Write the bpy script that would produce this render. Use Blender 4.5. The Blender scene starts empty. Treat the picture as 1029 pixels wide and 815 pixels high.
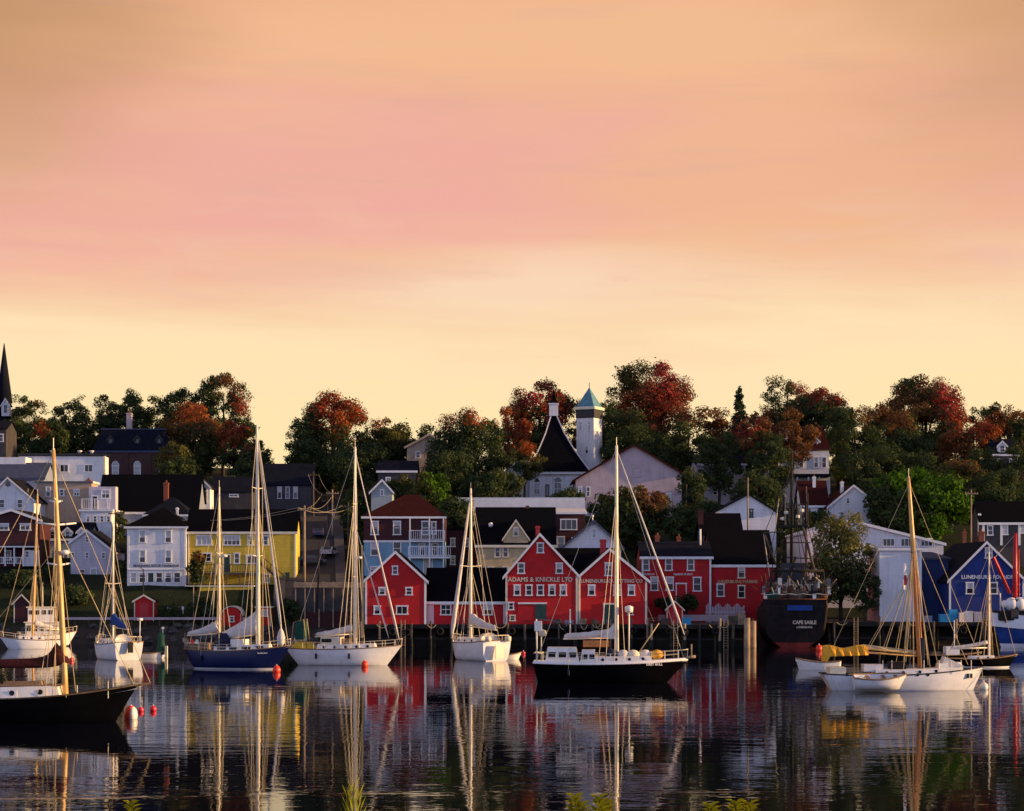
import bpy, math, random
import numpy as np
from mathutils import Vector, Matrix

# ---------------------------------------------------------------- camera, sky, sun, exposure
SC = bpy.context.scene
C = SC.collection
F, CAMH, YH, CX = 2000.0, 8.25, 584.0, 514.5      # focal length in photo pixels, eye height, horizon row, centre column
cam_data = bpy.data.cameras.new('camera')
cam = bpy.data.objects.new('camera', cam_data)
C.objects.link(cam)
cam.location = (0, 0, CAMH)
cam.rotation_euler = (math.radians(90), 0, 0)
cam_data.sensor_width = 36.0
cam_data.lens = 36.0 * F / 1029.0
cam_data.shift_y = (YH - 407.5) / 1029.0
cam_data.clip_start = 0.5
cam_data.clip_end = 6000
SC.camera = cam

SUN_EL, SUN_AZ = math.radians(9.5), math.radians(94.0)   # azimuth clockwise from +Y (view direction), so the sun stands to the right
SUN_DIR = Vector((math.sin(SUN_AZ) * math.cos(SUN_EL), math.cos(SUN_AZ) * math.cos(SUN_EL), math.sin(SUN_EL)))
sun_data = bpy.data.lights.new('sun', 'SUN')
sun_data.energy = 5.0
sun_data.angle = math.radians(0.6)
sun_data.color = (1.0, 0.62, 0.26)
sun = bpy.data.objects.new('sun', sun_data)
C.objects.link(sun)
sun.rotation_euler = (-SUN_DIR).to_track_quat('-Z', 'Y').to_euler()
sun.location = (120, 100, 90)

SC.view_settings.view_transform = 'Standard'
SC.view_settings.look = 'None'
SC.view_settings.exposure = 0.65
SC.view_settings.gamma = 1.0
SC.view_settings.use_curve_mapping = False


class NT:
    """small helper for node trees"""
    def __init__(s, tree):
        s.t = tree; s.n = tree.nodes; s.l = tree.links
    def node(s, typ, **kw):
        n = s.n.new(typ)
        for k, v in kw.items():
            setattr(n, k, v)
        return n
    def put(s, sock, v):
        if hasattr(v, 'is_output'):
            s.l.new(v, sock)
        else:
            sock.default_value = v
    def math(s, op, a, b=0.0, c=None, clamp=False):
        n = s.node('ShaderNodeMath', operation=op, use_clamp=clamp)
        s.put(n.inputs[0], a); s.put(n.inputs[1], b)
        if c is not None: s.put(n.inputs[2], c)
        return n.outputs[0]
    def rng(s, v, a, b, c=0.0, d=1.0, smooth=True):
        n = s.node('ShaderNodeMapRange')
        n.interpolation_type = 'SMOOTHSTEP' if smooth else 'LINEAR'
        s.put(n.inputs[0], v)
        for i, x in enumerate((a, b, c, d)): s.put(n.inputs[i + 1], x)
        return n.outputs[0]
    def mix(s, f, a, b, blend='MIX'):
        n = s.node('ShaderNodeMix', data_type='RGBA', blend_type=blend)
        s.put(n.inputs[0], f)
        s.put(n.inputs[6], a if hasattr(a, 'is_output') else tuple(a) + (1,) * (4 - len(a)))
        s.put(n.inputs[7], b if hasattr(b, 'is_output') else tuple(b) + (1,) * (4 - len(b)))
        return n.outputs[2]
    def noise(s, vec, scale, detail=3.0, rough=0.55, dist=0.0):
        n = s.node('ShaderNodeTexNoise')
        s.put(n.inputs['Vector'], vec)
        n.inputs['Scale'].default_value = scale; n.inputs['Detail'].default_value = detail
        n.inputs['Roughness'].default_value = rough; n.inputs['Distortion'].default_value = dist
        return n.outputs[0]
    def mapping(s, vec, scale=(1, 1, 1), loc=(0, 0, 0), rot=(0, 0, 0)):
        n = s.node('ShaderNodeMapping')
        s.put(n.inputs['Vector'], vec)
        n.inputs['Scale'].default_value = scale; n.inputs['Location'].default_value = loc
        n.inputs['Rotation'].default_value = rot
        return n.outputs[0]
    def ramp(s, fac, stops, interp='LINEAR'):
        n = s.node('ShaderNodeValToRGB'); r = n.color_ramp; r.interpolation = interp
        s.put(n.inputs[0], fac)
        while len(r.elements) < len(stops): r.elements.new(0.5)
        for e, (p, c) in zip(r.elements, stops):
            e.position = p; e.color = tuple(c) + (1,) * (4 - len(c))
        return n.outputs[0]


def build_world():
    w = bpy.data.worlds.new('World'); SC.world = w; w.use_nodes = True
    T = NT(w.node_tree); T.n.clear()
    out = T.node('ShaderNodeOutputWorld'); bg = T.node('ShaderNodeBackground')
    T.l.new(bg.outputs[0], out.inputs[0])
    tc = T.node('ShaderNodeTexCoord')
    d = tc.outputs['Generated']
    sx = T.node('ShaderNodeSeparateXYZ'); T.l.new(d, sx.inputs[0])
    x, y, z = sx.outputs
    sky = T.node('ShaderNodeTexSky', sky_type='NISHITA')
    sky.sun_disc = False; sky.sun_elevation = SUN_EL; sky.sun_rotation = SUN_AZ
    sky.air_density = 1.2; sky.dust_density = 1.5; sky.ozone_density = 2.0
    # long flat cloud sheets of the sunset, warped by noise stretched along the horizon
    n1 = T.noise(T.mapping(d, (2.2, 2.2, 9.0)), 1.6, 3.0, 0.5, 0.4)
    n2 = T.noise(T.mapping(d, (3.0, 3.0, 30.0), (3, 1, 2)), 2.2, 4.0, 0.55, 0.2)
    n3 = T.noise(T.mapping(d, (3.4, 3.4, 11.0), (7.3, 2.1, 0.4)), 1.3, 2.0, 0.5, 0.0)
    e = T.math('ADD', z, T.math('MULTIPLY', T.math('SUBTRACT', n1, 0.5), 0.09))
    e = T.math('ADD', e, T.math('MULTIPLY', T.math('SUBTRACT', n2, 0.5), 0.035))
    front = T.ramp(e, [
        (0.0, (0.99, 0.765, 0.37)), (0.085, (0.97, 0.745, 0.41)), (0.120, (0.96, 0.725, 0.435)),
        (0.142, (0.90, 0.60, 0.37)), (0.162, (0.86, 0.47, 0.32)), (0.185, (0.83, 0.395, 0.325)),
        (0.215, (0.83, 0.40, 0.315)), (0.255, (0.84, 0.44, 0.255)), (0.30, (0.82, 0.425, 0.225)),
        (0.38, (0.34, 0.27, 0.29)), (0.52, (0.13, 0.155, 0.25)), (1.0, (0.06, 0.085, 0.17))])
    # apricot bank among the pink, and dull mauve wisps
    n4 = T.noise(T.mapping(d, (5.0, 5.0, 26.0), (1.7, 4.2, 3.1)), 1.8, 5.0, 0.6, 0.6)
    def blob(cx, cz, rx, rz, a, b):
        u = T.math('DIVIDE', T.math('SUBTRACT', x, cx), rx); v = T.math('DIVIDE', T.math('SUBTRACT', z, cz), rz)
        r = T.math('SQRT', T.math('ADD', T.math('MULTIPLY', u, u), T.math('MULTIPLY', v, v)))
        r = T.math('ADD', r, T.math('ADD', T.math('MULTIPLY', T.math('SUBTRACT', n3, 0.5), 1.2), T.math('MULTIPLY', T.math('SUBTRACT', n4, 0.5), 0.7)))
        return T.rng(r, a, b, 1.0, 0.0)
    front = T.mix(T.math('MULTIPLY', blob(0.15, 0.197, 0.13, 0.048, 0.45, 1.25), 0.66), front, (0.83, 0.46, 0.24))
    front = T.mix(T.math('MULTIPLY', blob(-0.25, 0.205, 0.05, 0.03, 0.3, 1.3), 0.6), front, (0.76, 0.43, 0.25))
    front = T.mix(T.math('MULTIPLY', blob(0.03, 0.262, 0.2, 0.022, 0.4, 1.4), 0.7), front, (0.86, 0.49, 0.27))
    front = T.mix(T.math('MULTIPLY', blob(0.01, 0.148, 0.11, 0.016, 0.2, 1.5), 0.65), front, (0.93, 0.70, 0.49))
    front = T.mix(T.math('MULTIPLY', blob(-0.08, 0.158, 0.09, 0.010, 0.2, 1.3), 0.35), front, (0.84, 0.49, 0.27))
    streak = T.math('MULTIPLY', T.math('MULTIPLY', T.rng(n4, 0.50, 0.68), T.rng(z, 0.118, 0.14)), T.rng(z, 0.165, 0.20, 1.0, 0.25))
    front = T.mix(T.math('MULTIPLY', streak, 0.40), front, (0.83, 0.50, 0.37))
    bank = T.math('MULTIPLY', T.rng(n3, 0.50, 0.70), T.rng(z, 0.15, 0.2))
    front = T.mix(T.math('MULTIPLY', bank, 0.35), front, (0.83, 0.45, 0.245))
    wisp = T.math('MULTIPLY', T.rng(n2, 0.56, 0.74), T.math('MULTIPLY', T.rng(z, 0.13, 0.2), 0.35))
    front = T.mix(wisp, front, (0.68, 0.39, 0.31))
    edge = T.math('MULTIPLY', T.rng(T.math('ABSOLUTE', T.math('ADD', x, T.math('MULTIPLY', T.math('SUBTRACT', n1, 0.5), 0.25))), 0.11, 0.26), T.rng(z, 0.15, 0.27))
    front = T.mix(T.math('MULTIPLY', edge, T.rng(x, -0.25, 0.1, 0.85, 0.65)), front, (0.50, 0.26, 0.12))       # vignette painted into the sky colour, darker towards the upper corners
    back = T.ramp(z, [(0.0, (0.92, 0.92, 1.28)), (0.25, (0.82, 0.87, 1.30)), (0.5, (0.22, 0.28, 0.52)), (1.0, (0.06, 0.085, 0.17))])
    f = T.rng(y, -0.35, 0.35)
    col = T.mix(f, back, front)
    col = T.mix(T.rng(z, -0.12, -0.02), (0.02, 0.025, 0.035), col)
    nis = T.mix(1.0, sky.outputs[0], (0.007, 0.007, 0.007), 'MULTIPLY')
    col = T.mix(1.0, col, nis, 'ADD')
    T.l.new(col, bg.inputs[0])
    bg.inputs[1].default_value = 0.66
build_world()

# ---------------------------------------------------------------- helpers
def PX(px, D): return (px - CX) * D / F
def PZ(py, D): return CAMH + (YH - py) * D / F

class MB:
    """collects boxes, prisms and tubes and links them as ONE mesh object"""
    def __init__(s):
        s.v = []; s.f = []; s.mi = []; s.m = 0; s.sm = []
    def add(s, vs, fs, smooth=False):
        b = len(s.v)
        s.v += [tuple(p) for p in vs]
        for f in fs:
            s.f.append(tuple(b + i for i in f)); s.mi.append(s.m); s.sm.append(smooth)
        return s
    def bx(s, x0, x1, y0, y1, z0, z1):
        return s.add([(x0,y0,z0),(x1,y0,z0),(x1,y1,z0),(x0,y1,z0),(x0,y0,z1),(x1,y0,z1),(x1,y1,z1),(x0,y1,z1)],
                     [(0,3,2,1),(4,5,6,7),(0,1,5,4),(1,2,6,5),(2,3,7,6),(3,0,4,7)])
    def prism(s, poly, y0, y1):            # poly of (x, z), counter-clockwise seen from -y
        n = len(poly)
        vs = [(x, y0, z) for x, z in poly] + [(x, y1, z) for x, z in poly]
        fs = [tuple(range(n)), tuple(range(2*n-1, n-1, -1))]
        fs += [(i, i + n, (i+1) % n + n, (i+1) % n) for i in range(n)]
        return s.add(vs, fs)
    def prismx(s, poly, x0, x1):           # poly of (y, z)
        n = len(poly)
        vs = [(x0, y, z) for y, z in poly] + [(x1, y, z) for y, z in poly]
        fs = [tuple(range(n-1, -1, -1)), tuple(range(n, 2*n))]
        fs += [((i+1) % n, (i+1) % n + n, i + n, i) for i in range(n)]
        return s.add(vs, fs)
    def prismz(s, poly, z0, z1):           # poly of (x, y)
        n = len(poly)
        vs = [(x, y, z0) for x, y in poly] + [(x, y, z1) for x, y in poly]
        fs = [tuple(range(n-1, -1, -1)), tuple(range(n, 2*n))]
        fs += [(i, (i+1) % n, (i+1) % n + n, i + n) for i in range(n)]
        return s.add(vs, fs)
    def tube(s, pts, r, n=6, cap=True, flat=1.0):
        pts = [Vector(p) for p in pts]; k = len(pts)
        if not isinstance(r, (list, tuple)): r = [r] * k
        vs = []
        for i, p in enumerate(pts):
            t = (pts[min(i+1, k-1)] - pts[max(i-1, 0)]).normalized()
            up = Vector((0, 0, 1)) if abs(t.z) < 0.9 else Vector((0, 1, 0))
            a = t.cross(up).normalized(); b = a.cross(t)
            for j in range(n):
                q = 2 * math.pi * j / n
                vs.append(p + (a * math.cos(q) * flat + b * math.sin(q)) * r[i])
        fs = [(i*n + j, i*n + (j+1) % n, (i+1)*n + (j+1) % n, (i+1)*n + j) for i in range(k-1) for j in range(n)]
        if cap: fs += [tuple(range(n-1, -1, -1)), tuple(range((k-1)*n, k*n))]
        return s.add(vs, fs, n > 5)
    def lathe(s, prof, n=12, o=(0, 0, 0), sx=1, sy=1):
        vs = []; k = len(prof)
        for r, z in prof:
            for j in range(n):
                q = 2 * math.pi * j / n
                vs.append((o[0] + r * math.cos(q) * sx, o[1] + r * math.sin(q) * sy, o[2] + z))
        fs = [(i*n + j, i*n + (j+1) % n, (i+1)*n + (j+1) % n, (i+1)*n + j) for i in range(k-1) for j in range(n)]
        fs += [tuple(range(n-1, -1, -1)), tuple(range((k-1)*n, k*n))]
        return s.add(vs, fs, True)
    def ball(s, c, r, n=10, sq=(1, 1, 1)):
        prof = [(max(0.02 * r, r * math.cos(a)), r * math.sin(a) * sq[2]) for a in [math.pi * (i / (n // 2 + 2) - .5) for i in range(n // 2 + 3)]]
        return s.lathe(prof, n, c, sq[0], sq[1])
    def disc(s, c, r, h, n=12):            # short cylinder with its axis along y
        vs = [(c[0] + r*math.cos(2*math.pi*j/n), c[1], c[2] + r*math.sin(2*math.pi*j/n)) for j in range(n)]
        vs += [(x, y + h, z) for x, y, z in vs]
        fs = [tuple(range(n)), tuple(range(2*n-1, n-1, -1))] + [(j, j+n, (j+1) % n + n, (j+1) % n) for j in range(n)]
        return s.add(vs, fs)
    def build(s, name, mats, parent=None):
        me = bpy.data.meshes.new(name); me.from_pydata(s.v, [], s.f)
        if not isinstance(mats, (list, tuple)): mats = [mats]
        for m in mats: me.materials.append(m)
        me.polygons.foreach_set('material_index', s.mi)
        me.polygons.foreach_set('use_smooth', s.sm)
        me.update()
        o = bpy.data.objects.new(name, me); C.objects.link(o)
        if parent is not None: o.parent = parent
        return o

def tag(o, label, cat, group=None):
    o['label'] = label; o['category'] = cat
    if group: o['group'] = group
    return o
def thing(name, label, cat, loc=(0, 0, 0), rz=0.0, group=None):
    o = bpy.data.objects.new(name, None); C.objects.link(o)
    o.empty_display_size = 0.5
    o.location = loc; o.rotation_euler = (0, 0, rz)
    return tag(o, label, cat, group)
def dup(root, loc, rz, label=None, scale=None):
    r = root.copy(); C.objects.link(r); r.location = loc; r.rotation_euler = (0, 0, rz)
    if scale: r.scale = scale
    if label: r['label'] = label
    for ch in list(root.children):
        c = ch.copy(); C.objects.link(c); c.parent = r
        for g in list(ch.children):
            q = g.copy(); C.objects.link(q); q.parent = c
    return r

def text_mesh(body, size, width, name, m, parent, loc, rx=math.pi/2, rz=0.0, depth=0.02):
    cu = bpy.data.curves.new(name, 'FONT'); cu.body = body; cu.size = size; cu.align_x = 'CENTER'; cu.align_y = 'CENTER'
    cu.extrude = depth; cu.resolution_u = 2; cu.offset = size * 0.018
    tmp = bpy.data.objects.new('tmp', cu); C.objects.link(tmp)
    bpy.context.view_layer.update()
    me = bpy.data.meshes.new_from_object(tmp.evaluated_get(bpy.context.evaluated_depsgraph_get()))
    bpy.data.objects.remove(tmp); bpy.data.curves.remove(cu)
    me.materials.clear(); me.materials.append(m)
    xs = [v.co.x for v in me.vertices]
    k = width / max(1e-6, max(xs) - min(xs))
    for v in me.vertices: v.co.x *= k
    o = bpy.data.objects.new(name, me); C.objects.link(o); o.parent = parent
    o.location = loc; o.rotation_euler = (rx, 0, rz)
    return o

# ---------------------------------------------------------------- materials (procedural)
def mat(name, col, rough=0.75, var=0.18, scale=1.2, kind=None, metal=0.0, spec=0.3, bump=0.0, dirt=None, stretch=(1, 1, 1)):
    m = bpy.data.materials.new(name); m.use_nodes = True
    T = NT(m.node_tree); p = T.n['Principled BSDF']
    tc = T.node('ShaderNodeTexCoord'); ob = tc.outputs['Object']
    oi = T.node('ShaderNodeObjectInfo')
    vec = T.node('ShaderNodeVectorMath', operation='ADD')
    T.l.new(ob, vec.inputs[0])
    cmb = T.node('ShaderNodeCombineXYZ')
    T.put(cmb.inputs[0], T.math('MULTIPLY', oi.outputs['Random'], 37.0)); T.put(cmb.inputs[1], T.math('MULTIPLY', oi.outputs['Random'], 91.0))
    T.l.new(cmb.outputs[0], vec.inputs[1])
    v = T.mapping(vec.outputs[0], stretch)
    n = T.noise(v, scale, 5.0, 0.62)
    dark = tuple(c * (1 - var * 1.5) for c in col); lite = tuple(min(1, c * (1 + var)) for c in col)
    c = T.mix(T.rng(n, 0.28, 0.72), dark, lite)
    h = None
    if kind == 'clapboard':                # boards every 14 cm, streaked by weather
        sp = T.node('ShaderNodeSeparateXYZ'); T.l.new(ob, sp.inputs[0])
        saw = T.math('FRACT', T.math('MULTIPLY', sp.outputs[2], 1 / 0.22))
        lap = T.rng(saw, 0.0, 0.22, 0.0, 1.0)
        c = T.mix(T.math('MULTIPLY', T.math('SUBTRACT', 1.0, lap), 0.45), c, tuple(x * 0.45 for x in col))
        st = T.noise(T.mapping(vec.outputs[0], (1.6, 1.6, 0.16)), 1.5, 4.0, 0.65)
        c = T.mix(T.math('MULTIPLY', T.rng(st, 0.46, 0.72), 0.42), c, tuple(x * 0.55 + 0.012 for x in col))
        fade = T.noise(T.mapping(vec.outputs[0], (0.35, 0.35, 0.5), (9, 4, 2)), 1.0, 5.0, 0.7)
        c = T.mix(T.math('MULTIPLY', T.rng(fade, 0.52, 0.72), 0.30), c, tuple(min(0.8, x * 1.25 + 0.03) for x in col))
        h = T.math('MULTIPLY', saw, -0.02)
    elif kind in ('shingle', 'brick'):
        b = T.node('ShaderNodeTexBrick')
        big = kind == 'shingle'
        sp = T.node('ShaderNodeSeparateXYZ'); T.l.new(ob, sp.inputs[0])
        cb = T.node('ShaderNodeCombineXYZ'); T.put(cb.inputs[0], T.math('ADD', sp.outputs[0], sp.outputs[1])); T.put(cb.inputs[1], sp.outputs[2])
        T.l.new(cb.outputs[0], b.inputs['Vector'])
        b.inputs['Scale'].default_value = 1.0
        b.inputs['Brick Width'].default_value = 0.42 if big else 0.24
        b.inputs['Row Height'].default_value = 0.17 if big else 0.08
        b.inputs['Mortar Size'].default_value = 0.012
        b.inputs['Color1'].default_value = tuple(x * 0.75 for x in col) + (1,)
        b.inputs['Color2'].default_value = tuple(min(1, x * 1.3) for x in col) + (1,)
        b.inputs['Mortar'].default_value = tuple(x * 0.45 for x in col) + (1,)
        c = T.mix(0.55, c, b.outputs['Color'])
        h = T.math('MULTIPLY', b.outputs['Fac'], -0.012)
    elif kind == 'wood':
        g = T.noise(T.mapping(vec.outputs[0], (14, 14, 0.6)), 1.0, 4.0, 0.6)
        c = T.mix(T.math('MULTIPLY', T.rng(g, 0.45, 0.75), 0.5), c, tuple(x * 0.4 for x in col))
        h = T.math('MULTIPLY', g, 0.02)
    elif kind == 'cloth':
        g = T.noise(T.mapping(vec.outputs[0], (1.0, 1.0, 3.0)), 2.2, 3.0, 0.6, 0.8)
        h = T.math('MULTIPLY', g, 0.10)
    if dirt:
        dn = T.noise(T.mapping(vec.outputs[0], (1, 1, 0.5)), scale * 0.5, 5.0, 0.7)
        c = T.mix(T.math('MULTIPLY', T.rng(dn, 0.52, 0.72), 0.55), c, dirt)
    if bump and h is None:
        h = T.math('MULTIPLY', T.noise(vec.outputs[0], scale * 6, 4.0, 0.6), bump)
    if h is not None:
        bn = T.node('ShaderNodeBump'); bn.inputs['Strength'].default_value = 0.8; bn.inputs['Distance'].default_value = 1.0
        T.put(bn.inputs['Height'], h); T.l.new(bn.outputs[0], p.inputs['Normal'])
    T.put(p.inputs['Base Color'], c)
    rr = T.math('ADD', rough, T.math('MULTIPLY', T.math('SUBTRACT', n, 0.5), 0.25), clamp=True)
    T.put(p.inputs['Roughness'], rr)
    p.inputs['Metallic'].default_value = metal
    p.inputs['Specular IOR Level'].default_value = spec
    return m

M = {}
def defm(k, *a, **kw): M[k] = mat(k, *a, **kw)
CL = dict(kind='clapboard')
defm('red_boards', (0.50, 0.012, 0.014), var=0.14, scale=0.5, **CL)
defm('deep_red_boards', (0.42, 0.010, 0.014), var=0.16, scale=0.5, **CL)
defm('white_boards', (0.72, 0.72, 0.74), var=0.06, scale=0.5, **CL)
defm('lilac_boards', (0.52, 0.49, 0.56), var=0.08, scale=0.5, **CL)
defm('pink_grey_boards', (0.46, 0.37, 0.40), var=0.10, scale=0.4, **CL)
defm('yellow_boards', (0.64, 0.45, 0.05), var=0.10, scale=0.5, **CL)
defm('cream_boards', (0.52, 0.40, 0.22), var=0.10, scale=0.5, **CL)
defm('tan_boards', (0.46, 0.34, 0.25), var=0.10, scale=0.5, **CL)
defm('blue_boards', (0.012, 0.034, 0.18), var=0.14, scale=0.5, **CL)
defm('pale_blue_boards', (0.18, 0.36, 0.50), var=0.10, scale=0.5, **CL)
defm('maroon_boards', (0.055, 0.012, 0.015), var=0.15, scale=0.5, **CL)
defm('grey_green_boards', (0.30, 0.36, 0.38), var=0.10, scale=0.5, **CL)
defm('grey_blue_boards', (0.22, 0.26, 0.36), var=0.10, scale=0.5, **CL)
defm('dark_boards', (0.05, 0.045, 0.05), var=0.2, scale=0.5, **CL)
defm('dark_brick', (0.075, 0.035, 0.032), kind='brick', var=0.2)
defm('chimney_brick', (0.24, 0.07, 0.04), kind='brick', var=0.2)
defm('black_shingle', (0.0045, 0.0046, 0.007), kind='shingle', rough=0.95, spec=0.04)
defm('slate_shingle', (0.010, 0.012, 0.021), kind='shingle', rough=0.95, spec=0.05)
defm('grey_blue_roof', (0.065, 0.08, 0.135), kind='shingle', rough=0.9, spec=0.1)
defm('maroon_shingle', (0.045, 0.011, 0.011), kind='shingle', rough=0.95, spec=0.05)
defm('teal_copper', (0.09, 0.23, 0.29), var=0.2, rough=0.6)
defm('white_roof', (0.62, 0.62, 0.66), var=0.08, rough=0.6)
defm('white_trim', (0.74, 0.74, 0.74), var=0.06, rough=0.55)
defm('cream_trim', (0.70, 0.64, 0.50), var=0.08, rough=0.55)
defm('dark_trim', (0.03, 0.03, 0.035), var=0.1, rough=0.6)
defm('green_door', (0.02, 0.06, 0.05), var=0.15, rough=0.5)
defm('glass', (0.012, 0.015, 0.02), var=0.3, rough=0.08, spec=0.5)
defm('blind', (0.45, 0.45, 0.45), var=0.1, rough=0.8)
defm('old_timber', (0.10, 0.075, 0.055), kind='wood', rough=0.9, var=0.3)
defm('pale_timber', (0.34, 0.25, 0.16), kind='wood', rough=0.85, var=0.25)
defm('tarred_timber', (0.022, 0.018, 0.016), kind='wood', rough=0.85, var=0.3)
defm('concrete', (0.07, 0.066, 0.07), rough=0.9, var=0.2, bump=0.01)
defm('asphalt', (0.03, 0.03, 0.036), rough=0.9, var=0.15, bump=0.005)
defm('rock', (0.075, 0.07, 0.068), rough=0.95, var=0.35, scale=1.5, bump=0.06)
defm('white_paint', (0.78, 0.76, 0.72), rough=0.3, var=0.05, spec=0.5, dirt=(0.5, 0.45, 0.38))
defm('white_gel', (0.74, 0.75, 0.78), rough=0.25, var=0.05, spec=0.5, stretch=(0.6, 1, 1.2), dirt=(0.50, 0.46, 0.40))
defm('blue_gel', (0.006, 0.011, 0.062), rough=0.2, var=0.1, spec=0.5)
defm('dull_blue_boards', (0.012, 0.028, 0.11), var=0.14, scale=0.5, **CL)
defm('ship_blue', (0.012, 0.045, 0.22), rough=0.4, var=0.15, spec=0.4)
defm('black_gel', (0.002, 0.0022, 0.0035), rough=0.5, var=0.2, spec=0.02)
defm('trawler_black', (0.014, 0.012, 0.013), rough=0.75, var=0.3, spec=0.12, dirt=(0.05, 0.026, 0.018))
defm('antifoul_red', (0.20, 0.022, 0.015), rough=0.7, var=0.25)
defm('antifoul_dark', (0.012, 0.016, 0.025), rough=0.7, var=0.25)
defm('varnish', (0.58, 0.20, 0.028), kind='wood', rough=0.35, var=0.2, spec=0.5)
defm('spruce', (0.72, 0.42, 0.13), kind='wood', rough=0.4, var=0.15, spec=0.5)
defm('alloy', (0.88, 0.78, 0.58), rough=0.35, var=0.06, spec=0.5)
defm('wire', (0.60, 0.50, 0.34), rough=0.4, var=0.1, spec=0.5)
defm('rope', (0.55, 0.42, 0.22), rough=0.9, var=0.15)
defm('sailcloth', (0.66, 0.62, 0.58), kind='cloth', rough=0.85, var=0.1)
defm('gold_canvas', (0.74, 0.36, 0.03), kind='cloth', rough=0.85, var=0.12)
defm('yellow_tarp', (0.70, 0.46, 0.02), kind='cloth', rough=0.6, var=0.12)
defm('wine_canvas', (0.055, 0.009, 0.009), kind='cloth', rough=0.9, var=0.2)
defm('blue_canvas', (0.015, 0.06, 0.26), kind='cloth', rough=0.85, var=0.15)
defm('navy_canvas', (0.012, 0.018, 0.05), kind='cloth', rough=0.85, var=0.15)
defm('green_canvas', (0.015, 0.07, 0.05), kind='cloth', rough=0.85, var=0.15)
defm('black_canvas', (0.012, 0.012, 0.014), kind='cloth', rough=0.8, var=0.2)
defm('teak', (0.26, 0.16, 0.085), kind='wood', rough=0.7, var=0.2)
defm('buoy_red', (0.80, 0.05, 0.02), rough=0.4, var=0.08, spec=0.5)
defm('buoy_pink', (0.70, 0.03, 0.06), rough=0.4, var=0.08, spec=0.5)
defm('crane_red', (0.45, 0.015, 0.02), rough=0.45, var=0.15, spec=0.4)
defm('rust', (0.16, 0.06, 0.03), rough=0.85, var=0.35)
defm('steel_grey', (0.16, 0.16, 0.17), rough=0.5, var=0.2, metal=0.3)
defm('cyan_plastic', (0.03, 0.30, 0.55), rough=0.5, var=0.12)
defm('letter_cream', (0.70, 0.62, 0.46), rough=0.6, var=0.08)
defm('letter_gold', (0.56, 0.42, 0.22), rough=0.6, var=0.08)
defm('letter_dark', (0.03, 0.03, 0.06), rough=0.6, var=0.08)
defm('letter_white', (0.75, 0.75, 0.75), rough=0.6, var=0.05)
defm('car_blue', (0.05, 0.07, 0.14), rough=0.25, var=0.05, spec=0.5)
defm('car_dark', (0.012, 0.013, 0.016), rough=0.25, var=0.05, spec=0.5)
defm('car_white', (0.55, 0.55, 0.58), rough=0.25, var=0.04, spec=0.5)
defm('car_red', (0.25, 0.012, 0.015), rough=0.25, var=0.05, spec=0.5)
defm('rubber', (0.01, 0.01, 0.01), rough=0.9, var=0.1)
defm('weed', (0.012, 0.016, 0.010), rough=0.8, var=0.4, scale=4, bump=0.03)
defm('bark', (0.045, 0.035, 0.028), rough=0.95, var=0.3, scale=3, bump=0.03)

def leaf_mat(name, a, b, trans=0.25):
    m = bpy.data.materials.new(name); m.use_nodes = True
    T = NT(m.node_tree); T.n.clear()
    out = T.node('ShaderNodeOutputMaterial'); g = T.node('ShaderNodeNewGeometry')
    tc = T.node('ShaderNodeTexCoord')
    n = T.noise(tc.outputs['Object'], 0.35, 3.0, 0.6)
    f = T.math('ADD', T.math('MULTIPLY', g.outputs['Random Per Island'], 0.4), T.math('MULTIPLY', T.rng(n, 0.3, 0.7), 0.65), clamp=True)
    c = T.mix(f, a, b)
    d = T.node('ShaderNodeBsdfDiffuse'); t = T.node('ShaderNodeBsdfTranslucent'); mx = T.node('ShaderNodeMixShader')
    T.put(d.inputs[0], c); T.put(t.inputs[0], c); mx.inputs[0].default_value = trans
    T.l.new(d.outputs[0], mx.inputs[1]); T.l.new(t.outputs[0], mx.inputs[2]); T.l.new(mx.outputs[0], out.inputs[0])
    return m
LEAF = [leaf_mat('leaf_dark_green', (0.024, 0.042, 0.020), (0.070, 0.094, 0.038)),     # 0
        leaf_mat('leaf_olive', (0.055, 0.060, 0.020), (0.11, 0.105, 0.034)),           # 1
        leaf_mat('leaf_red', (0.17, 0.024, 0.019), (0.37, 0.072, 0.045)),               # 2
        leaf_mat('leaf_orange', (0.24, 0.052, 0.018), (0.40, 0.10, 0.034)),            # 3
        leaf_mat('leaf_fresh_green', (0.022, 0.065, 0.008), (0.075, 0.16, 0.014)),      # 4
        leaf_mat('leaf_willow', (0.095, 0.105, 0.036), (0.20, 0.19, 0.065)),          # 5
        leaf_mat('leaf_pine', (0.018, 0.034, 0.020), (0.040, 0.060, 0.032)),            # 6
        leaf_mat('leaf_crimson', (0.17, 0.014, 0.025), (0.38, 0.045, 0.058)),           # 7
        leaf_mat('leaf_russet', (0.11, 0.055, 0.024), (0.20, 0.095, 0.040)),           # 8
        leaf_mat('leaf_lime', (0.22, 0.26, 0.010), (0.40, 0.40, 0.02), 0.4)]            # 9
# ---------------------------------------------------------------- terrain and water
LEFT = [(200,-4),(255,-3.2),(261.5,-0.6),(262.5,0.3),(265,1.4),(272,3.0),(282,7.2),(300,11.0),(330,17.0),(350,19.0),(380,23.5),(400,27.5),(440,32.5),(3000,33.0)]
RIGHT = [(200,-4),(248,-3.2),(251,-1.4),(262,1.2),(275,2.4),(284,4.5),(300,9.5),(330,16.5),(350,19.0),(380,23.5),(400,27.5),(440,32.5),(3000,33.0)]
def gz(y, x=-60.0):
    l = np.interp(y, [p[0] for p in LEFT], [p[1] for p in LEFT]); r = np.interp(y, [p[0] for p in RIGHT], [p[1] for p in RIGHT])
    t = min(1.0, max(0.0, (x + 21.0) / 5.0))
    return float(l * (1 - t) + r * t)

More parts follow.
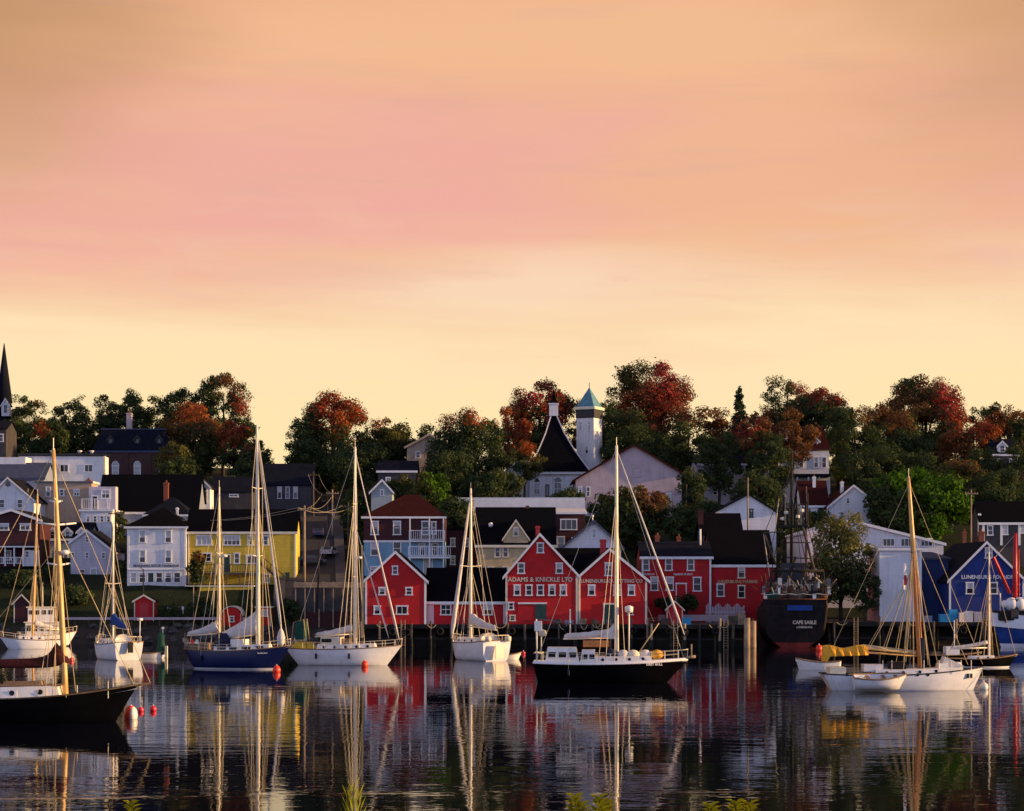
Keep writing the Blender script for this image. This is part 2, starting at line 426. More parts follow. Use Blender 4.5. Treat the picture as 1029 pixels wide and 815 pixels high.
def ground_mat():
    m = bpy.data.materials.new('hillside_grass'); m.use_nodes = True
    T = NT(m.node_tree); p = T.n['Principled BSDF']
    ob = T.node('ShaderNodeTexCoord').outputs['Object']
    n = T.noise(ob, 0.12, 6.0, 0.65); n2 = T.noise(ob, 2.5, 4.0, 0.6)
    c = T.mix(T.rng(n, 0.35, 0.65), (0.010, 0.017, 0.008), (0.022, 0.032, 0.013))
    c = T.mix(T.math('MULTIPLY', T.rng(n2, 0.45, 0.7), 0.5), c, (0.032, 0.028, 0.017))
    sp = T.node('ShaderNodeSeparateXYZ'); T.l.new(ob, sp.inputs[0])
    c = T.mix(T.rng(T.math('ADD', sp.outputs[2], T.math('MULTIPLY', n, 2.0)), 2.6, 3.8), (0.045, 0.040, 0.035), c)   # stony foreshore
    T.put(p.inputs['Base Color'], c); p.inputs['Roughness'].default_value = 0.95; p.inputs['Specular IOR Level'].default_value = 0.1
    b = T.node('ShaderNodeBump'); b.inputs['Distance'].default_value = 0.25; b.inputs['Strength'].default_value = 0.7
    T.put(b.inputs['Height'], n2); T.l.new(b.outputs[0], p.inputs['Normal'])
    return m
GROUND = ground_mat()

def terrain():
    ys = [200,240,248,251,255,258,261.5,262.5,265,268,272,275,278,282,284,290,295,300,308,315,322,330,340,350,360,370,380,390,400,415,440,480,560,700,1000,1600,3000]
    xs = [-1500,-700,-400,-250,-170] + [float(v) for v in np.arange(-140, 141, 4)] + [170,250,400,700,1500]
    rnd = random.Random(3)
    vs = []; fs = []
    for y in ys:
        for x in xs:
            w = 0.0 if y < 300 else min(1.0, (y - 300) / 60) * 0.8
            vs.append((x, y, gz(y, x) + w * math.sin(x * 0.045 + 1.3) * math.cos(y * 0.05) + (rnd.uniform(-.12, .12) if 262 < y < 460 else 0)))
    nx = len(xs)
    for i in range(len(ys) - 1):
        for j in range(nx - 1):
            fs.append((i*nx + j, i*nx + j + 1, (i+1)*nx + j + 1, (i+1)*nx + j))
    b = MB(); b.add(vs, fs, True)
    o = b.build('hillside', GROUND); o['kind'] = 'structure'
    # bank under the photographer, sloping down into the harbour
    b = MB(); prof = [(-3000, 6.4), (-60, 6.4), (-6, 6.2), (6, 5.7), (14, 5.2), (24, 4.5), (30, 3.4), (37, 1.4), (43, -0.4), (60, -3), (120, -4)]
    xs = [-1500, -300] + [float(v) for v in np.arange(-60, 61, 3)] + [300, 1500]
    vs = [(x, y, z + (rnd.uniform(-.15, .15) if 0 < y < 40 else 0)) for y, z in prof for x in xs]
    nx = len(xs)
    fs = [(i*nx + j, i*nx + j + 1, (i+1)*nx + j + 1, (i+1)*nx + j) for i in range(len(prof) - 1) for j in range(nx - 1)]
    b.add(vs, fs, True)
    o = b.build('shore_bank', GROUND); o['kind'] = 'structure'
terrain()

def water():
    m = bpy.data.materials.new('harbour_water'); m.use_nodes = True
    T = NT(m.node_tree); p = T.n['Principled BSDF']
    ob = T.node('ShaderNodeTexCoord').outputs['Object']
    p.inputs['Base Color'].default_value = (0.003, 0.004, 0.010, 1)
    p.inputs['Roughness'].default_value = 0.012
    p.inputs['IOR'].default_value = 1.24
    p.inputs['Specular IOR Level'].default_value = 0.5
    patch = T.rng(T.noise(T.mapping(ob, (0.018, 0.06, 1)), 1.0, 3.0, 0.6), 0.36, 0.70, 0.3, 1.0)
    r1 = T.noise(T.mapping(ob, (0.22, 0.55, 1), rot=(0, 0, 0.12)), 1.0, 2.0, 0.5, 0.2)
    r2 = T.noise(T.mapping(ob, (1.0, 1.7, 1), (5, 3, 0), (0, 0, -0.2)), 1.0, 2.5, 0.5, 0.2)
    r3 = T.noise(T.mapping(ob, (2.2, 4.0, 1), (1, 8, 0)), 1.0, 2.0, 0.5)
    h = T.math('ADD', T.math('MULTIPLY', r1, WAVE[0]), T.math('ADD', T.math('MULTIPLY', r2, WAVE[1]), T.math('MULTIPLY', r3, WAVE[2])))
    h = T.math('MULTIPLY', h, patch)
    line = T.rng(T.noise(T.mapping(ob, (0.03, 0.42, 1), (4, 0, 0), (0, 0, 0.03)), 1.0, 2.0, 0.5, 0.3), 0.70, 0.76)      # cat's-paws: thin lines of wind on the water
    h = T.math('ADD', h, T.math('MULTIPLY', line, T.math('MULTIPLY', r3, 0.018)))
    b = T.node('ShaderNodeBump'); b.inputs['Strength'].default_value = 1.0; b.inputs['Distance'].default_value = 1.0
    T.put(b.inputs['Height'], h); T.l.new(b.outputs[0], p.inputs['Normal'])
    o = MB().add([(-1500, -100, 0), (1500, -100, 0), (1500, 275, 0), (-1500, 275, 0)], [(0, 1, 2, 3)]).build('harbour_water', m)
    o['kind'] = 'structure'
WAVE = (0.021, 0.0095, 0.0015)
water()

# the street that climbs between the yellow house and the blue one, and the quay road
def street():
    b = MB()
    ys = list(np.arange(276, 404, 4.0)); w = 3.6
    x0 = PX(312, 285)
    cx = lambda y: PX(312 + (y - 285) * 0.03, y)
    vs = []
    for y in ys:
        z = max(gz(y, cx(y) - w), gz(y, cx(y) + w)) + 0.95
        vs += [(cx(y) - w, y, z), (cx(y) + w, y, z), (cx(y) - w, y, z - 2.5), (cx(y) + w, y, z - 2.5)]
    fs = []
    for i in range(len(ys) - 1):
        a = 4 * i; c = a + 4
        fs += [(a, a+1, c+1, c), (a+2, a, c, c+2), (a+1, a+3, c+3, c+1)]
    fs += [(0, 2, 3, 1)]
    b.add(vs, fs)
    o = b.build('street', M['asphalt']); o['kind'] = 'structure'
    b = MB()
    for s in (-1, 1):
        for i in range(len(ys) - 1):
            ya, yb = ys[i], ys[i+1]
            za, zb = vs[4*i][2], vs[4*i+4][2]
            xa, xb = cx(ya) + s * (w + .75), cx(yb) + s * (w + .75)
            b.add([(xa-.75, ya, za+.14), (xa+.75, ya, za+.14), (xb+.75, yb, zb+.14), (xb-.75, yb, zb+.14), (xa-.75, ya, za-2), (xa+.75, ya, za-2), (xb+.75, yb, zb-2), (xb-.75, yb, zb-2)],
                  [(0,1,2,3), (4,0,3,7), (1,5,6,2), (0,4,5,1)])
    o = b.build('pavement', M['concrete']); o['kind'] = 'structure'
    return cx, lambda y: max(gz(y, cx(y) - w), gz(y, cx(y) + w)) + 0.95
STREET_X, STREET_Z = street()

# ---------------------------------------------------------------- houses
WR = random.Random(77)
class House:
    """front facade laid out in photo columns and rows at distance D; local origin at the foot of the facade"""
    def __init__(s, name, label, x0, x1, D, depth, base=None, rot=0.0, cat='house', group=None):
        s.D = D; s.k = D / F; s.pc = (x0 + x1) / 2; s.w = (x1 - x0) * s.k; s.d = depth
        x = PX(s.pc, D)
        s.z0 = PZ(base, D) if base else gz(D, x)
        s.r = thing(name, label, cat, (x, D, s.z0), math.radians(rot), group)
        s.wallo = None; s.roofo = None
    def X(s, px): return (px - s.pc) * s.k
    def Z(s, py): return PZ(py, s.D) - s.z0
    def ZR(s, py): return PZ(py, s.D + s.d / 2) - s.z0
    def foot(s): return -0.35 if s.D < 259 else -7.0      # hillside walls run down into the sloping ground
    def walls(s, m, eave, apex=None, eave2=None, side_ridge=None):
        h = s.w / 2; ze = s.Z(eave); b = MB()
        if apex:
            xa, za = s.X(apex[0]), s.Z(apex[1]); zr = s.Z(eave2) if eave2 else ze
            b.prism([(-h, s.foot()), (h, s.foot()), (h, zr), (xa, za), (-h, ze)], 0, s.d)
        elif side_ridge:
            zr = s.ZR(side_ridge)
            b.prismx([(0, s.foot()), (s.d, s.foot()), (s.d, ze), (s.d / 2, zr - .05), (0, ze)], -h, h)
        else:
            b.bx(-h, h, 0, s.d, s.foot(), ze)
        s.wallo = b.build('wall', m, s.r); return s
    def corners(s, m, eave, w=0.22, eave2=None):
        h = s.w / 2
        MB().bx(-h - .03, -h + w, -.04, w, s.foot(), s.Z(eave) - .02).build('corner_board', m, s.r)
        MB().bx(h - w, h + .03, -.04, w, s.foot(), s.Z(eave2 or eave) - .02).build('corner_board', m, s.r); return s
    def gable_front(s, m, trim, eave, apex, eave2=None, o=0.35, t=0.22, tw=0.3):
        h = s.w / 2; ze = s.Z(eave); zr = s.Z(eave2) if eave2 else ze; xa, za = s.X(apex[0]), s.Z(apex[1])
        sl, sr = (za - ze) / (xa + h), (za - zr) / (h - xa)
        L, R = (-h - o, ze - o * sl), (h + o, zr - o * sr)
        def chev(dz0, dz1): return [(L[0], L[1] + dz0), (xa, za + dz0), (R[0], R[1] + dz0), (R[0], R[1] + dz1), (xa, za + dz1), (L[0], L[1] + dz1)]
        b = MB(); p = chev(0.02, t)
        for q in ([p[0], p[1], p[4], p[5]], [p[1], p[2], p[3], p[4]]): b.prism(q, -o + .02, s.d + o)
        s.roofo = b.build('roof', m, s.r)
        if trim:
            b = MB(); p = chev(t - tw - .05, t + .04)
            for q in ([p[0], p[1], p[4], p[5]], [p[1], p[2], p[3], p[4]]): b.prism(q, -o - .06, -o + .02)
            b.build('rake_board', trim, s.r)
        return s
    def gable_side(s, m, trim, eave, ridge, o=0.3, t=0.2):
        h = s.w / 2 + o; ze = s.Z(eave); zr = s.ZR(ridge); sl = (zr - ze) / (s.d / 2); b = MB()
        A, B, Cc = (-o, ze - o * sl), (s.d / 2, zr), (s.d + o, ze - o * sl)
        b.prismx([A, B, (B[0], B[1] + t), (A[0], A[1] + t)], -h, h); b.prismx([B, Cc, (Cc[0], Cc[1] + t), (B[0], B[1] + t)], -h, h)
        s.roofo = b.build('roof', m, s.r)
        if trim:
            MB().bx(-h - .02, h + .02, -o - .06, -o + .0, ze - o * sl - .22, ze - o * sl + t * .7).build('fascia', trim, s.r)
        return s
    def hip(s, m, trim, eave, top, ridge_px=0.0, o=0.4, xa=None):
        h = s.w / 2 + o; ze = s.Z(eave); zr = s.ZR(top); r = ridge_px * s.k / 2; xa = s.X(xa) if xa else 0
        vs = [(-h, -o, ze), (h, -o, ze), (h, s.d + o, ze), (-h, s.d + o, ze), (xa - r - .02, s.d / 2, zr), (xa + r + .02, s.d / 2, zr)]
        s.roofo = MB().add(vs, [(0, 1, 5, 4), (1, 2, 5), (2, 3, 4, 5), (3, 0, 4), (3, 2, 1, 0)]).build('roof', m, s.r)
        if trim:
            MB().bx(-h - .02, h + .02, -o - .05, -o + .03, ze - .3, ze - .01).build('fascia', trim, s.r)
        return s
    def flat(s, m, trim, top, o=0.25, h=0.35):
        z = s.Z(top); hh = s.w / 2 + o
        s.roofo = MB().bx(-hh, hh, -o, s.d + o, z - h, z).build('roof', m, s.r)
        if trim: MB().bx(-hh - .04, hh + .04, -o - .05, -o - .003, z - h * .8, z - h * .1).build('cornice', trim, s.r)
        return s
    def mono(s, m, trim, eave, top, o=0.3, t=0.2):       # one slope rising to the back
        h = s.w / 2 + o; ze = s.Z(eave); zr = PZ(top, s.D + s.d) - s.z0
        s.roofo = MB().prismx([(-o, ze), (s.d, zr), (s.d, zr + t), (-o, ze + t)], -h, h).build('roof', m, s.r)
        if trim: MB().bx(-h - .02, h + .02, -o - .06, -o - .002, ze - .1, ze + t).build('fascia', trim, s.r)
        return s
    def mansard(s, m, trim, eave, top, inset=1.3, o=0.3):
        h = s.w / 2 + o; ze = s.Z(eave); zt = s.Z(top); i = inset
        vs = [(-h, -o, ze), (h, -o, ze), (h, s.d + o, ze), (-h, s.d + o, ze), (-h + i, i, zt), (h - i, i, zt), (h - i, s.d - i, zt), (-h + i, s.d - i, zt)]
        b = MB().add(vs, [(0, 1, 5, 4), (1, 2, 6, 5), (2, 3, 7, 6), (3, 0, 4, 7), (4, 5, 6, 7), (3, 2, 1, 0)])
        s.roofo = b.build('roof', m, s.r)
        if trim:
            b = MB().bx(-h - .03, h + .03, -o - .06, -o + .02, ze - .35, ze - .004).bx(-h + i - .15, h - i + .15, i - .18, i + .02, zt - .02, zt + .18)
            b.build('cornice', trim, s.r)
        return s
    def window(s, px, py, w, h, frame='white_trim', bars=(1, 2), y=0.0, fw=0.14, glass='glass', arch=False, name='window', kk=None):
        k = kk or s.k; x, z = s.X(px), s.Z(py); a, c = w * k / 2, h * k / 2
        b = MB()
        b.bx(x - a, x - a + fw, y - .09, y + .01, z - c, z + c).bx(x + a - fw, x + a, y - .09, y + .01, z - c, z + c)
        b.bx(x - a - .05, x + a + .05, y - .10, y + .012, z + c - fw, z + c + .03).bx(x - a - .08, x + a + .08, y - .13, y + .012, z - c - .04, z - c + fw * .8)
        nx, nz = bars
        for i in range(1, nx):
            q = x - a + 2 * a * i / nx; b.bx(q - .035, q + .035, y - .06, y, z - c + fw * .7, z + c - fw * .8)
        for i in range(1, nz):
            q = z - c + 2 * c * i / nz; b.bx(x - a + fw * .8, x + a - fw * .8, y - .055, y, q - .04, q + .04)
        if arch:
            n = 6
            pts = [(x + a * 1.0 * math.cos(math.pi * i / n), y - .05, z + c + a * 1.3 * math.sin(math.pi * i / n)) for i in range(n + 1)]
            b.tube(pts, fw * .5, 4)
        wo = b.build(name, M[frame], s.r)
        p = MB().bx(x - a + .05, x + a - .05, y - .03, y + .013, z - c + .05, z + c - .05)
        if arch:
            p.prism([(x + a * .95 * math.cos(math.pi * i / 6), z + c - .06 + a * 1.25 * math.sin(math.pi * i / 6)) for i in range(7)], y - .03, y + .012)
        p.build('pane', M[glass], wo)
        if glass == 'glass' and WR.random() < .45 and h * k > .9:
            q = WR.uniform(.25, .6); MB().bx(x - a + fw * .9, x + a - fw * .9, y - .042, y - .031, z + c - 2 * c * q, z + c - fw).build('blind', M['blind'], wo)
        return wo
    def door(s, px, top, bot, w, m='green_door', frame='white_trim', y=0.0, name='door', panels=True):
        x, z0, z1 = s.X(px), s.Z(bot), s.Z(top); a = w * s.k / 2; f = .14
        b = MB().bx(x - a, x + a, y - .05, y + .01, z0, z1)
        if panels:
            for i in (-1, 1):
                b.bx(x + i * a * .45 - a * .3, x + i * a * .45 + a * .3, y - .07, y - .049, z0 + (z1 - z0) * .12, z0 + (z1 - z0) * .5)
        d = b.build(name, M[m], s.r)
        if frame:
            MB().bx(x - a - f, x - a, y - .10, y + .01, z0, z1).bx(x + a, x + a + f, y - .10, y + .01, z0, z1).bx(x - a - f - .05, x + a + f + .05, y - .11, y + .012, z1, z1 + f * 1.3).build('frame', M[frame], d)
        return d
    def chimney(s, px, top, bot, w, m='chimney_brick', y=None, cap=True):
        y = s.d / 2 if y is None else y
        k = (s.D + y) / F; x = (px - CX) * k - PX(s.pc, s.D); a = w * k / 2
        z1 = PZ(top, s.D + y) - s.z0; z0 = PZ(bot, s.D + y) - s.z0 - 1.2
        b = MB().bx(x - a, x + a, y - a, y + a, z0, z1)
        b.bx(x - a - .08, x + a + .08, y - a - .08, y + a + .08, z1 - .3, z1 - .12)
        c = b.build('chimney', M[m], s.roofo or s.r)
        if cap: MB().lathe([(a * .45, 0), (a * .4, .35), (a * .3, .36)], 8, (x, y, z1 - .02)).build('chimney_pot', M['rust'], c)
        return c
    def dormer(s, px, apex, eave, sill, w, wall='white_boards', roof='black_shingle', trim='white_trim', y0=0.6, depth=3.5, win=True, wh=None):
        k = (s.D + y0) / F; x = (px - CX) * k - PX(s.pc, s.D); a = w * k / 2
        z = lambda p: PZ(p, s.D + y0) - s.z0
        d = MB().prism([(x - a, z(sill) - .4), (x + a, z(sill) - .4), (x + a, z(eave)), (x, z(apex)), (x - a, z(eave))], y0, y0 + depth).build('dormer', M[wall], s.r)
        sl = (z(apex) - z(eave)) / a; o = .22; t = .14
        b = MB()
        b.prism([(x - a - o, z(eave) - o * sl), (x, z(apex) + .01), (x, z(apex) + t), (x - a - o, z(eave) - o * sl + t)], y0 - .2, y0 + depth)
        b.prism([(x, z(apex) + .01), (x + a + o, z(eave) - o * sl), (x + a + o, z(eave) - o * sl + t), (x, z(apex) + t)], y0 - .2, y0 + depth)
        b.build('dormer_roof', M[roof], d)
        if trim:
            b = MB(); t0, t1 = -.16, .18
            b.prism([(x - a - o, z(eave) - o * sl + t0), (x, z(apex) + t0), (x, z(apex) + t1), (x - a - o, z(eave) - o * sl + t1)], y0 - .26, y0 - .2)
            b.prism([(x, z(apex) + t0), (x + a + o, z(eave) - o * sl + t0), (x + a + o, z(eave) - o * sl + t1), (x, z(apex) + t1)], y0 - .26, y0 - .2)
            b.build('dormer_trim', M[trim], d)
        if win:
            cz = (z(eave) + z(sill)) / 2 + .1; hw = a * .5; hh = (z(eave) - z(sill)) / 2 * .95 if not wh else wh * k / 2
            b = MB()
            for q in (-1, 1): b.bx(x + q * hw - .06, x + q * hw + .06, y0 - .08, y0 + .01, cz - hh, cz + hh)
            b.bx(x - hw - .06, x + hw + .06, y0 - .085, y0 + .012, cz + hh - .06, cz + hh + .08).bx(x - hw - .08, x + hw + .08, y0 - .1, y0 + .012, cz - hh - .08, cz - hh + .06).bx(x - hw, x + hw, y0 - .06, y0, cz - .03, cz + .03)
            b.build('dormer_window', M[trim or 'white_trim'], d)
            MB().bx(x - hw, x + hw, y0 - .03, y0 + .005, cz - hh, cz + hh).build('dormer_pane', M['glass'], d)
        return d
    def text(s, body, px, py, wpx, hpx, m='letter_cream', y=-0.03, name='lettering'):
        return text_mesh(body, hpx * s.k * 1.38, wpx * s.k, name, M[m], s.r, (s.X(px), y - .012, s.Z(py)))
    def slab(s, x0, x1, py0, py1, y0, y1, m, name):      # a box given in photo columns and rows, y0 < 0 is towards us
        return MB().bx(s.X(x0), s.X(x1), y0, y1, s.Z(py1), s.Z(py0)).build(name, M[m], s.r)
    def railing(s, x0, x1, top, bot, y, m='white_trim', step=0.3, name='railing', sides=True):
        b = MB(); a, c = s.X(x0), s.X(x1); z1, z0 = s.Z(top), s.Z(bot)
        b.bx(a, c, y - .05, y + .05, z1 - .1, z1).bx(a, c, y - .04, y + .04, z0, z0 + .09)
        n = max(2, int((c - a) / step))
        for i in range(n + 1):
            q = a + (c - a) * i / n; w = .07 if i % 6 == 0 else .03
            b.bx(q - w, q + w, y - w, y + w, z0 + .02, z1 - .02)
        if sides:
            for q in (a, c): b.bx(q - .04, q + .04, y + .05, -.02, z1 - .1, z1 - .01)
        return b.build(name, M[m], s.r)
# ================================================================ the town
# ---- red waterfront row
h = House('warehouse', 'small red gabled warehouse at the left end of the red waterfront row', 367, 428, 254, 13, 628, cat='warehouse')
h.walls(M['red_boards'], 583.5, (397.5, 555.5)).gable_front(M['black_shingle'], M['white_trim'], 583.5, (397.5, 555.5)).corners(M['white_trim'], 583.5)
h.window(397, 573, 6, 9); h.window(384, 594, 7, 8); h.window(411, 594, 7, 8); h.window(379, 613, 7, 9); h.window(404, 613, 12, 9, bars=(2, 1))

h = House('warehouse', 'low red shed with a long dark roof between the two gabled red warehouses', 428.8, 507.6, 255.2, 9, 628, cat='warehouse')
h.walls(M['deep_red_boards'], 604, side_ridge=572).gable_side(M['black_shingle'], M['white_trim'], 604, 572, o=0.22)
h.window(448, 612.5, 11, 11, bars=(2, 2)); h.window(490, 612.5, 10, 11, bars=(2, 2)); h.door(432.5, 608, 627, 7, 'lilac_boards', None)
h.slab(505.8, 507.4, 603, 628, -.08, .0, 'white_trim', 'corner_board')

h = House('warehouse', 'tall red gabled warehouse with five small windows in a row under cream lettering', 508.2, 580.4, 254, 17, 628, cat='warehouse')
h.walls(M['red_boards'], 578, (542.5, 537.5)).gable_front(M['black_shingle'], M['white_trim'], 578, (542.5, 537.5), o=0.4)
h.corners(M['cream_trim'], 578)
h.window(543, 550.5, 7, 10.5); h.window(523.7, 571, 7.2, 11); h.window(562, 571, 7.2, 11)
for q in (519.7, 531.5, 543, 554.6, 566): h.window(q, 593, 7, 11)
h.text('ADAMS & KNICKLE LTD', 543, 582.5, 65, 4.6)
h.slab(520.5, 549.5, 605.4, 607, -.16, 0, 'white_trim', 'door_track')
h.door(543.5, 607, 622.5, 11.5, 'green_door', None); h.door(528, 607.2, 624, 15, 'deep_red_boards', None, panels=False)
h.window(513.5, 609, 6, 8); h.window(515, 621, 6, 6, frame='cream_trim')
h.chimney(540.3, 528.5, 537, 4, 'crane_red', 3.0, cap=False)

h = House('warehouse', 'red gabled warehouse with a cream framed door behind the black sailboat mast', 581.6, 650, 254.3, 16, 628, cat='warehouse')
h.walls(M['red_boards'], 580, (612.5, 552.5), 583).gable_front(M['black_shingle'], M['white_trim'], 580, (612.5, 552.5), 583, o=0.4)
h.corners(M['cream_trim'], 580, eave2=583)
h.window(611.5, 572, 7.5, 13.5); h.window(594.5, 593, 7.2, 11); h.window(620, 593, 7, 11); h.window(634.5, 593, 7.2, 11); h.window(633.5, 614, 5.5, 8, frame='cream_trim')
h.text('LUNENBURG OUTFITTING CO', 614.5, 584, 62, 3.6)
h.door(612.5, 607.5, 628, 10.5, 'green_door', 'cream_trim')
h.chimney(606, 542, 552, 6, 'crane_red', 3.5, cap=False)

h = House('storehouse', 'black roofed storehouse set back between the two tall red gables', 552, 622, 272, 9, 620, cat='warehouse')
h.walls(M['deep_red_boards'], 578, side_ridge=552).gable_side(M['black_shingle'], None, 578, 552)

h = House('museum_building', 'two storey red building with white framed windows and a white cornice', 645, 714.5, 268, 11, 614, cat='museum')
h.walls(M['deep_red_boards'], 559.5, side_ridge=545).gable_side(M['slate_shingle'], M['white_trim'], 559.5, 545).corners(M['white_trim'], 560)
for q in (649, 672, 694): h.window(q, 567, 7.5, 13)
for q in (657.5, 673): h.window(q, 586.5, 8, 14)
h.window(700.5, 587, 8.5, 14.5); h.door(684.5, 587, 610, 9, 'deep_red_boards', 'white_trim')
h.text('FISHERIES MUSEUM', 686.5, 577.2, 19, 1.9, 'letter_white'); h.text('MUSEUM', 652, 577.2, 11, 1.9, 'letter_white')
h.chimney(660.5, 538, 548, 4.5); h.chimney(682, 539, 548, 4)
MB().tube([(h.X(706.5), 4, h.Z(551)), (h.X(706.5), 4, h.Z(531))], .14, 8).build('vent_pipe', M['white_trim'], h.roofo)

h = House('museum_building', 'lower dark red building beside the old trawler with a steep black roof', 715.6, 778, 269, 14, 614, cat='museum')
h.walls(M['deep_red_boards'], 567.5, side_ridge=534).gable_side(M['black_shingle'], M['white_trim'], 567.5, 534, o=.2)
h.window(745, 575, 7.5, 12, frame='cream_trim'); h.window(745, 594.5, 7.5, 13, frame='cream_trim'); h.window(724, 593, 8, 13)
h.text('LUNENBURG MARINE', 741, 584.6, 40, 3.2, 'letter_gold')

h = House('shed', 'dark shed roof rising behind the lower red museum building', 706, 745, 292, 8, cat='shed')
h.walls(M['dark_boards'], 536, side_ridge=517).gable_side(M['black_shingle'], None, 536, 517)
h.chimney(704, 513, 520, 5, 'maroon_boards', 2, cap=False)

# ---- blue and white sheds on the right
h = House('boat_shed', 'bright blue gabled boat shed with white lettering at the right edge', 954, 1029, 258, 19, 619, cat='boat shed')
h.walls(M['blue_boards'], 583, (991, 545.5)).gable_front(M['slate_shingle'], M['white_trim'], 583, (991, 545.5), o=0.35).corners(M['white_trim'], 583, .2)
h.window(993.5, 555.5, 7.5, 11); h.window(974.5, 591, 8, 12); h.window(998.5, 591, 8, 12); h.window(1021, 592, 7, 11, frame='cream_trim')
h.text('LUNENBURG FOUNDRY', 994, 580, 56, 3.8, 'letter_white')
h.chimney(986, 534, 546, 5, 'chimney_brick', 6); h.chimney(969, 534, 556, 3.5, 'chimney_brick', 15)

h = House('boat_shed', 'plain dark blue lean-to shed between the white tower shed and the blue gable', 927, 953, 264, 12, 619, cat='boat shed')
h.walls(M['dull_blue_boards'], 562).mono(M['grey_blue_roof'], None, 562, 556)

h = House('boat_shed', 'tall narrow white flat topped shed behind the orange schooner mast', 884, 926, 262, 9, 619, cat='boat shed')
h.walls(M['white_boards'], 552).flat(M['white_roof'], M['white_trim'], 551).corners(M['white_trim'], 553)

h = House('workshop', 'long white low gabled workshop with three small windows behind the white tower shed', 812, 948, 284, 22, 606, cat='workshop')
h.walls(M['white_boards'], 536, (853, 523.5), 547).gable_front(M['white_roof'], M['white_trim'], 536, (853, 523.5), 547)
for q in (893, 911, 931): h.window(q, 545, 12, 8, bars=(3, 1), fw=.1)

h = House('house', 'dark roofed house with white porch posts high behind the blue boat shed', 985, 1042, 304, 6, 556)
h.walls(M['dark_boards'], 524, side_ridge=505).gable_side(M['black_shingle'], M['white_trim'], 524, 505)
for q in (987, 1005, 1023): h.slab(q, q + 2.2, 525, 548, -.2, 0, 'white_trim', 'porch_post')
h.window(1009.5, 532, 7, 11, bars=(2, 2), glass='blind'); h.window(1028, 531, 7, 10, bars=(2, 2), glass='blind'); h.window(995, 533, 6, 10)
h.chimney(984, 516, 530, 2.5, 'white_trim', 1, cap=False)

h = House('house', 'small dark house with one white gable dormer among the trees at upper right', 998, 1022, 380, 8)
h.walls(M['dark_boards'], 456, side_ridge=442).gable_side(M['slate_shingle'], M['white_trim'], 456, 442)
h.dormer(1007, 443.5, 448, 455, 9, 'white_boards', y0=.3)
h.window(1004, 464, 4, 6); h.window(1016, 464, 4, 6)

# ---- houses behind the red row
h = House('house', 'blue and maroon house with white balconies above the small red warehouse', 366, 446, 292, 11, 592)
h.walls(M['pale_blue_boards'], 519).hip(M['maroon_shingle'], M['white_trim'], 519, 497, 14, xa=412)
MB().bx(-h.w/2 - .05, h.w/2 + .05, -.06, h.d + .05, h.Z(543.5), h.Z(519.4)).build('upper_wall', M['maroon_boards'], h.r)
MB().bx(-h.w/2 - .1, h.w/2 + .1, -.14, -.062, h.Z(545), h.Z(543)).build('band', M['white_trim'], h.r)
for q in (376.5, 399, 427.5): h.window(q, 530.5, 8, 14, y=-.06)
for q in (376.5, 399): h.window(q, 551, 8.5, 15)
h.window(436, 530.5, 5, 13, y=-.06); h.window(424, 552, 7, 13); h.window(437, 552, 7, 13); h.door(430, 561, 578, 8, 'blind', 'white_trim')
h.window(376, 575, 8, 12)
for (a, b_, t, bo, fl) in ((412, 447, 533, 542.5, 543.5), (411, 453, 549, 558.5, 560)):
    h.slab(a, b_, bo + .8, fl + 1.2, -1.6, -.07, 'white_trim', 'balcony_floor')
    h.railing(a, b_, t, bo, -1.5, step=.28)
for q in (412.5, 432, 446): h.slab(q - .6, q + .6, 520.5, 577, -1.62, -1.47, 'white_trim', 'porch_post')

h = House('house', 'dark house with a thin white eave line under the big red topped tree', 380, 418, 352, 8)
h.walls(M['dark_boards'], 473, side_ridge=464).gable_side(M['slate_shingle'], M['white_trim'], 473, 464)
h.window(390, 483, 5, 7); h.window(407, 483, 5, 7)
h = House('house', 'small pale green gabled cottage peeping above the maroon hip roof', 373, 394, 318, 7)
h.walls(M['grey_green_boards'], 494, (384, 483)).gable_front(M['slate_shingle'], M['white_trim'], 494, (384, 483))
h.window(384, 495, 4, 6)
h = House('house', 'tan gabled house on the hilltop between two large trees', 409, 452, 376, 9)
h.walls(M['tan_boards'], 449, (432, 437)).gable_front(M['black_shingle'], M['tan_boards'], 449, (432, 437), o=.5)
h.window(420, 457, 5, 7); h.window(440, 457, 5, 7)

h = House('house', 'cream house with a black roof and pointed dormer above the tall red gable', 479.5, 557, 286, 12, 596)
h.walls(M['cream_boards'], 546.5, side_ridge=511).gable_side(M['black_shingle'], M['cream_trim'], 546.5, 511, o=.35)
h.dormer(518.5, 523, 541, 546.3, 25, 'cream_boards', 'black_shingle', 'cream_trim', y0=-.05, depth=5, win=False)
h.window(518.5, 534.5, 5.5, 9, frame='cream_trim', y=-.06); h.window(500, 554.5, 6, 11, frame='cream_trim'); h.window(508, 554.5, 6, 11, frame='cream_trim')
h.window(532, 556, 7, 11, frame='cream_trim'); h.window(493, 574, 6, 10, frame='cream_trim'); h.window(508, 574, 6, 10, frame='cream_trim')
h.chimney(530, 508, 513, 3, 'rust', cap=False)
MB().ball((h.X(493), 1.8, h.Z(527)), .35, 8).build('roof_vent', M['white_trim'], h.roofo)

h = House('apartment_house', 'flat roofed maroon brick house between the blue house and the cream house', 447, 478, 302, 9, 590)
h.walls(M['maroon_boards'], 531).flat(M['black_shingle'], None, 530)
h.window(455, 545, 5, 9); h.window(469, 545, 5, 9); h.window(455, 563, 5, 9)

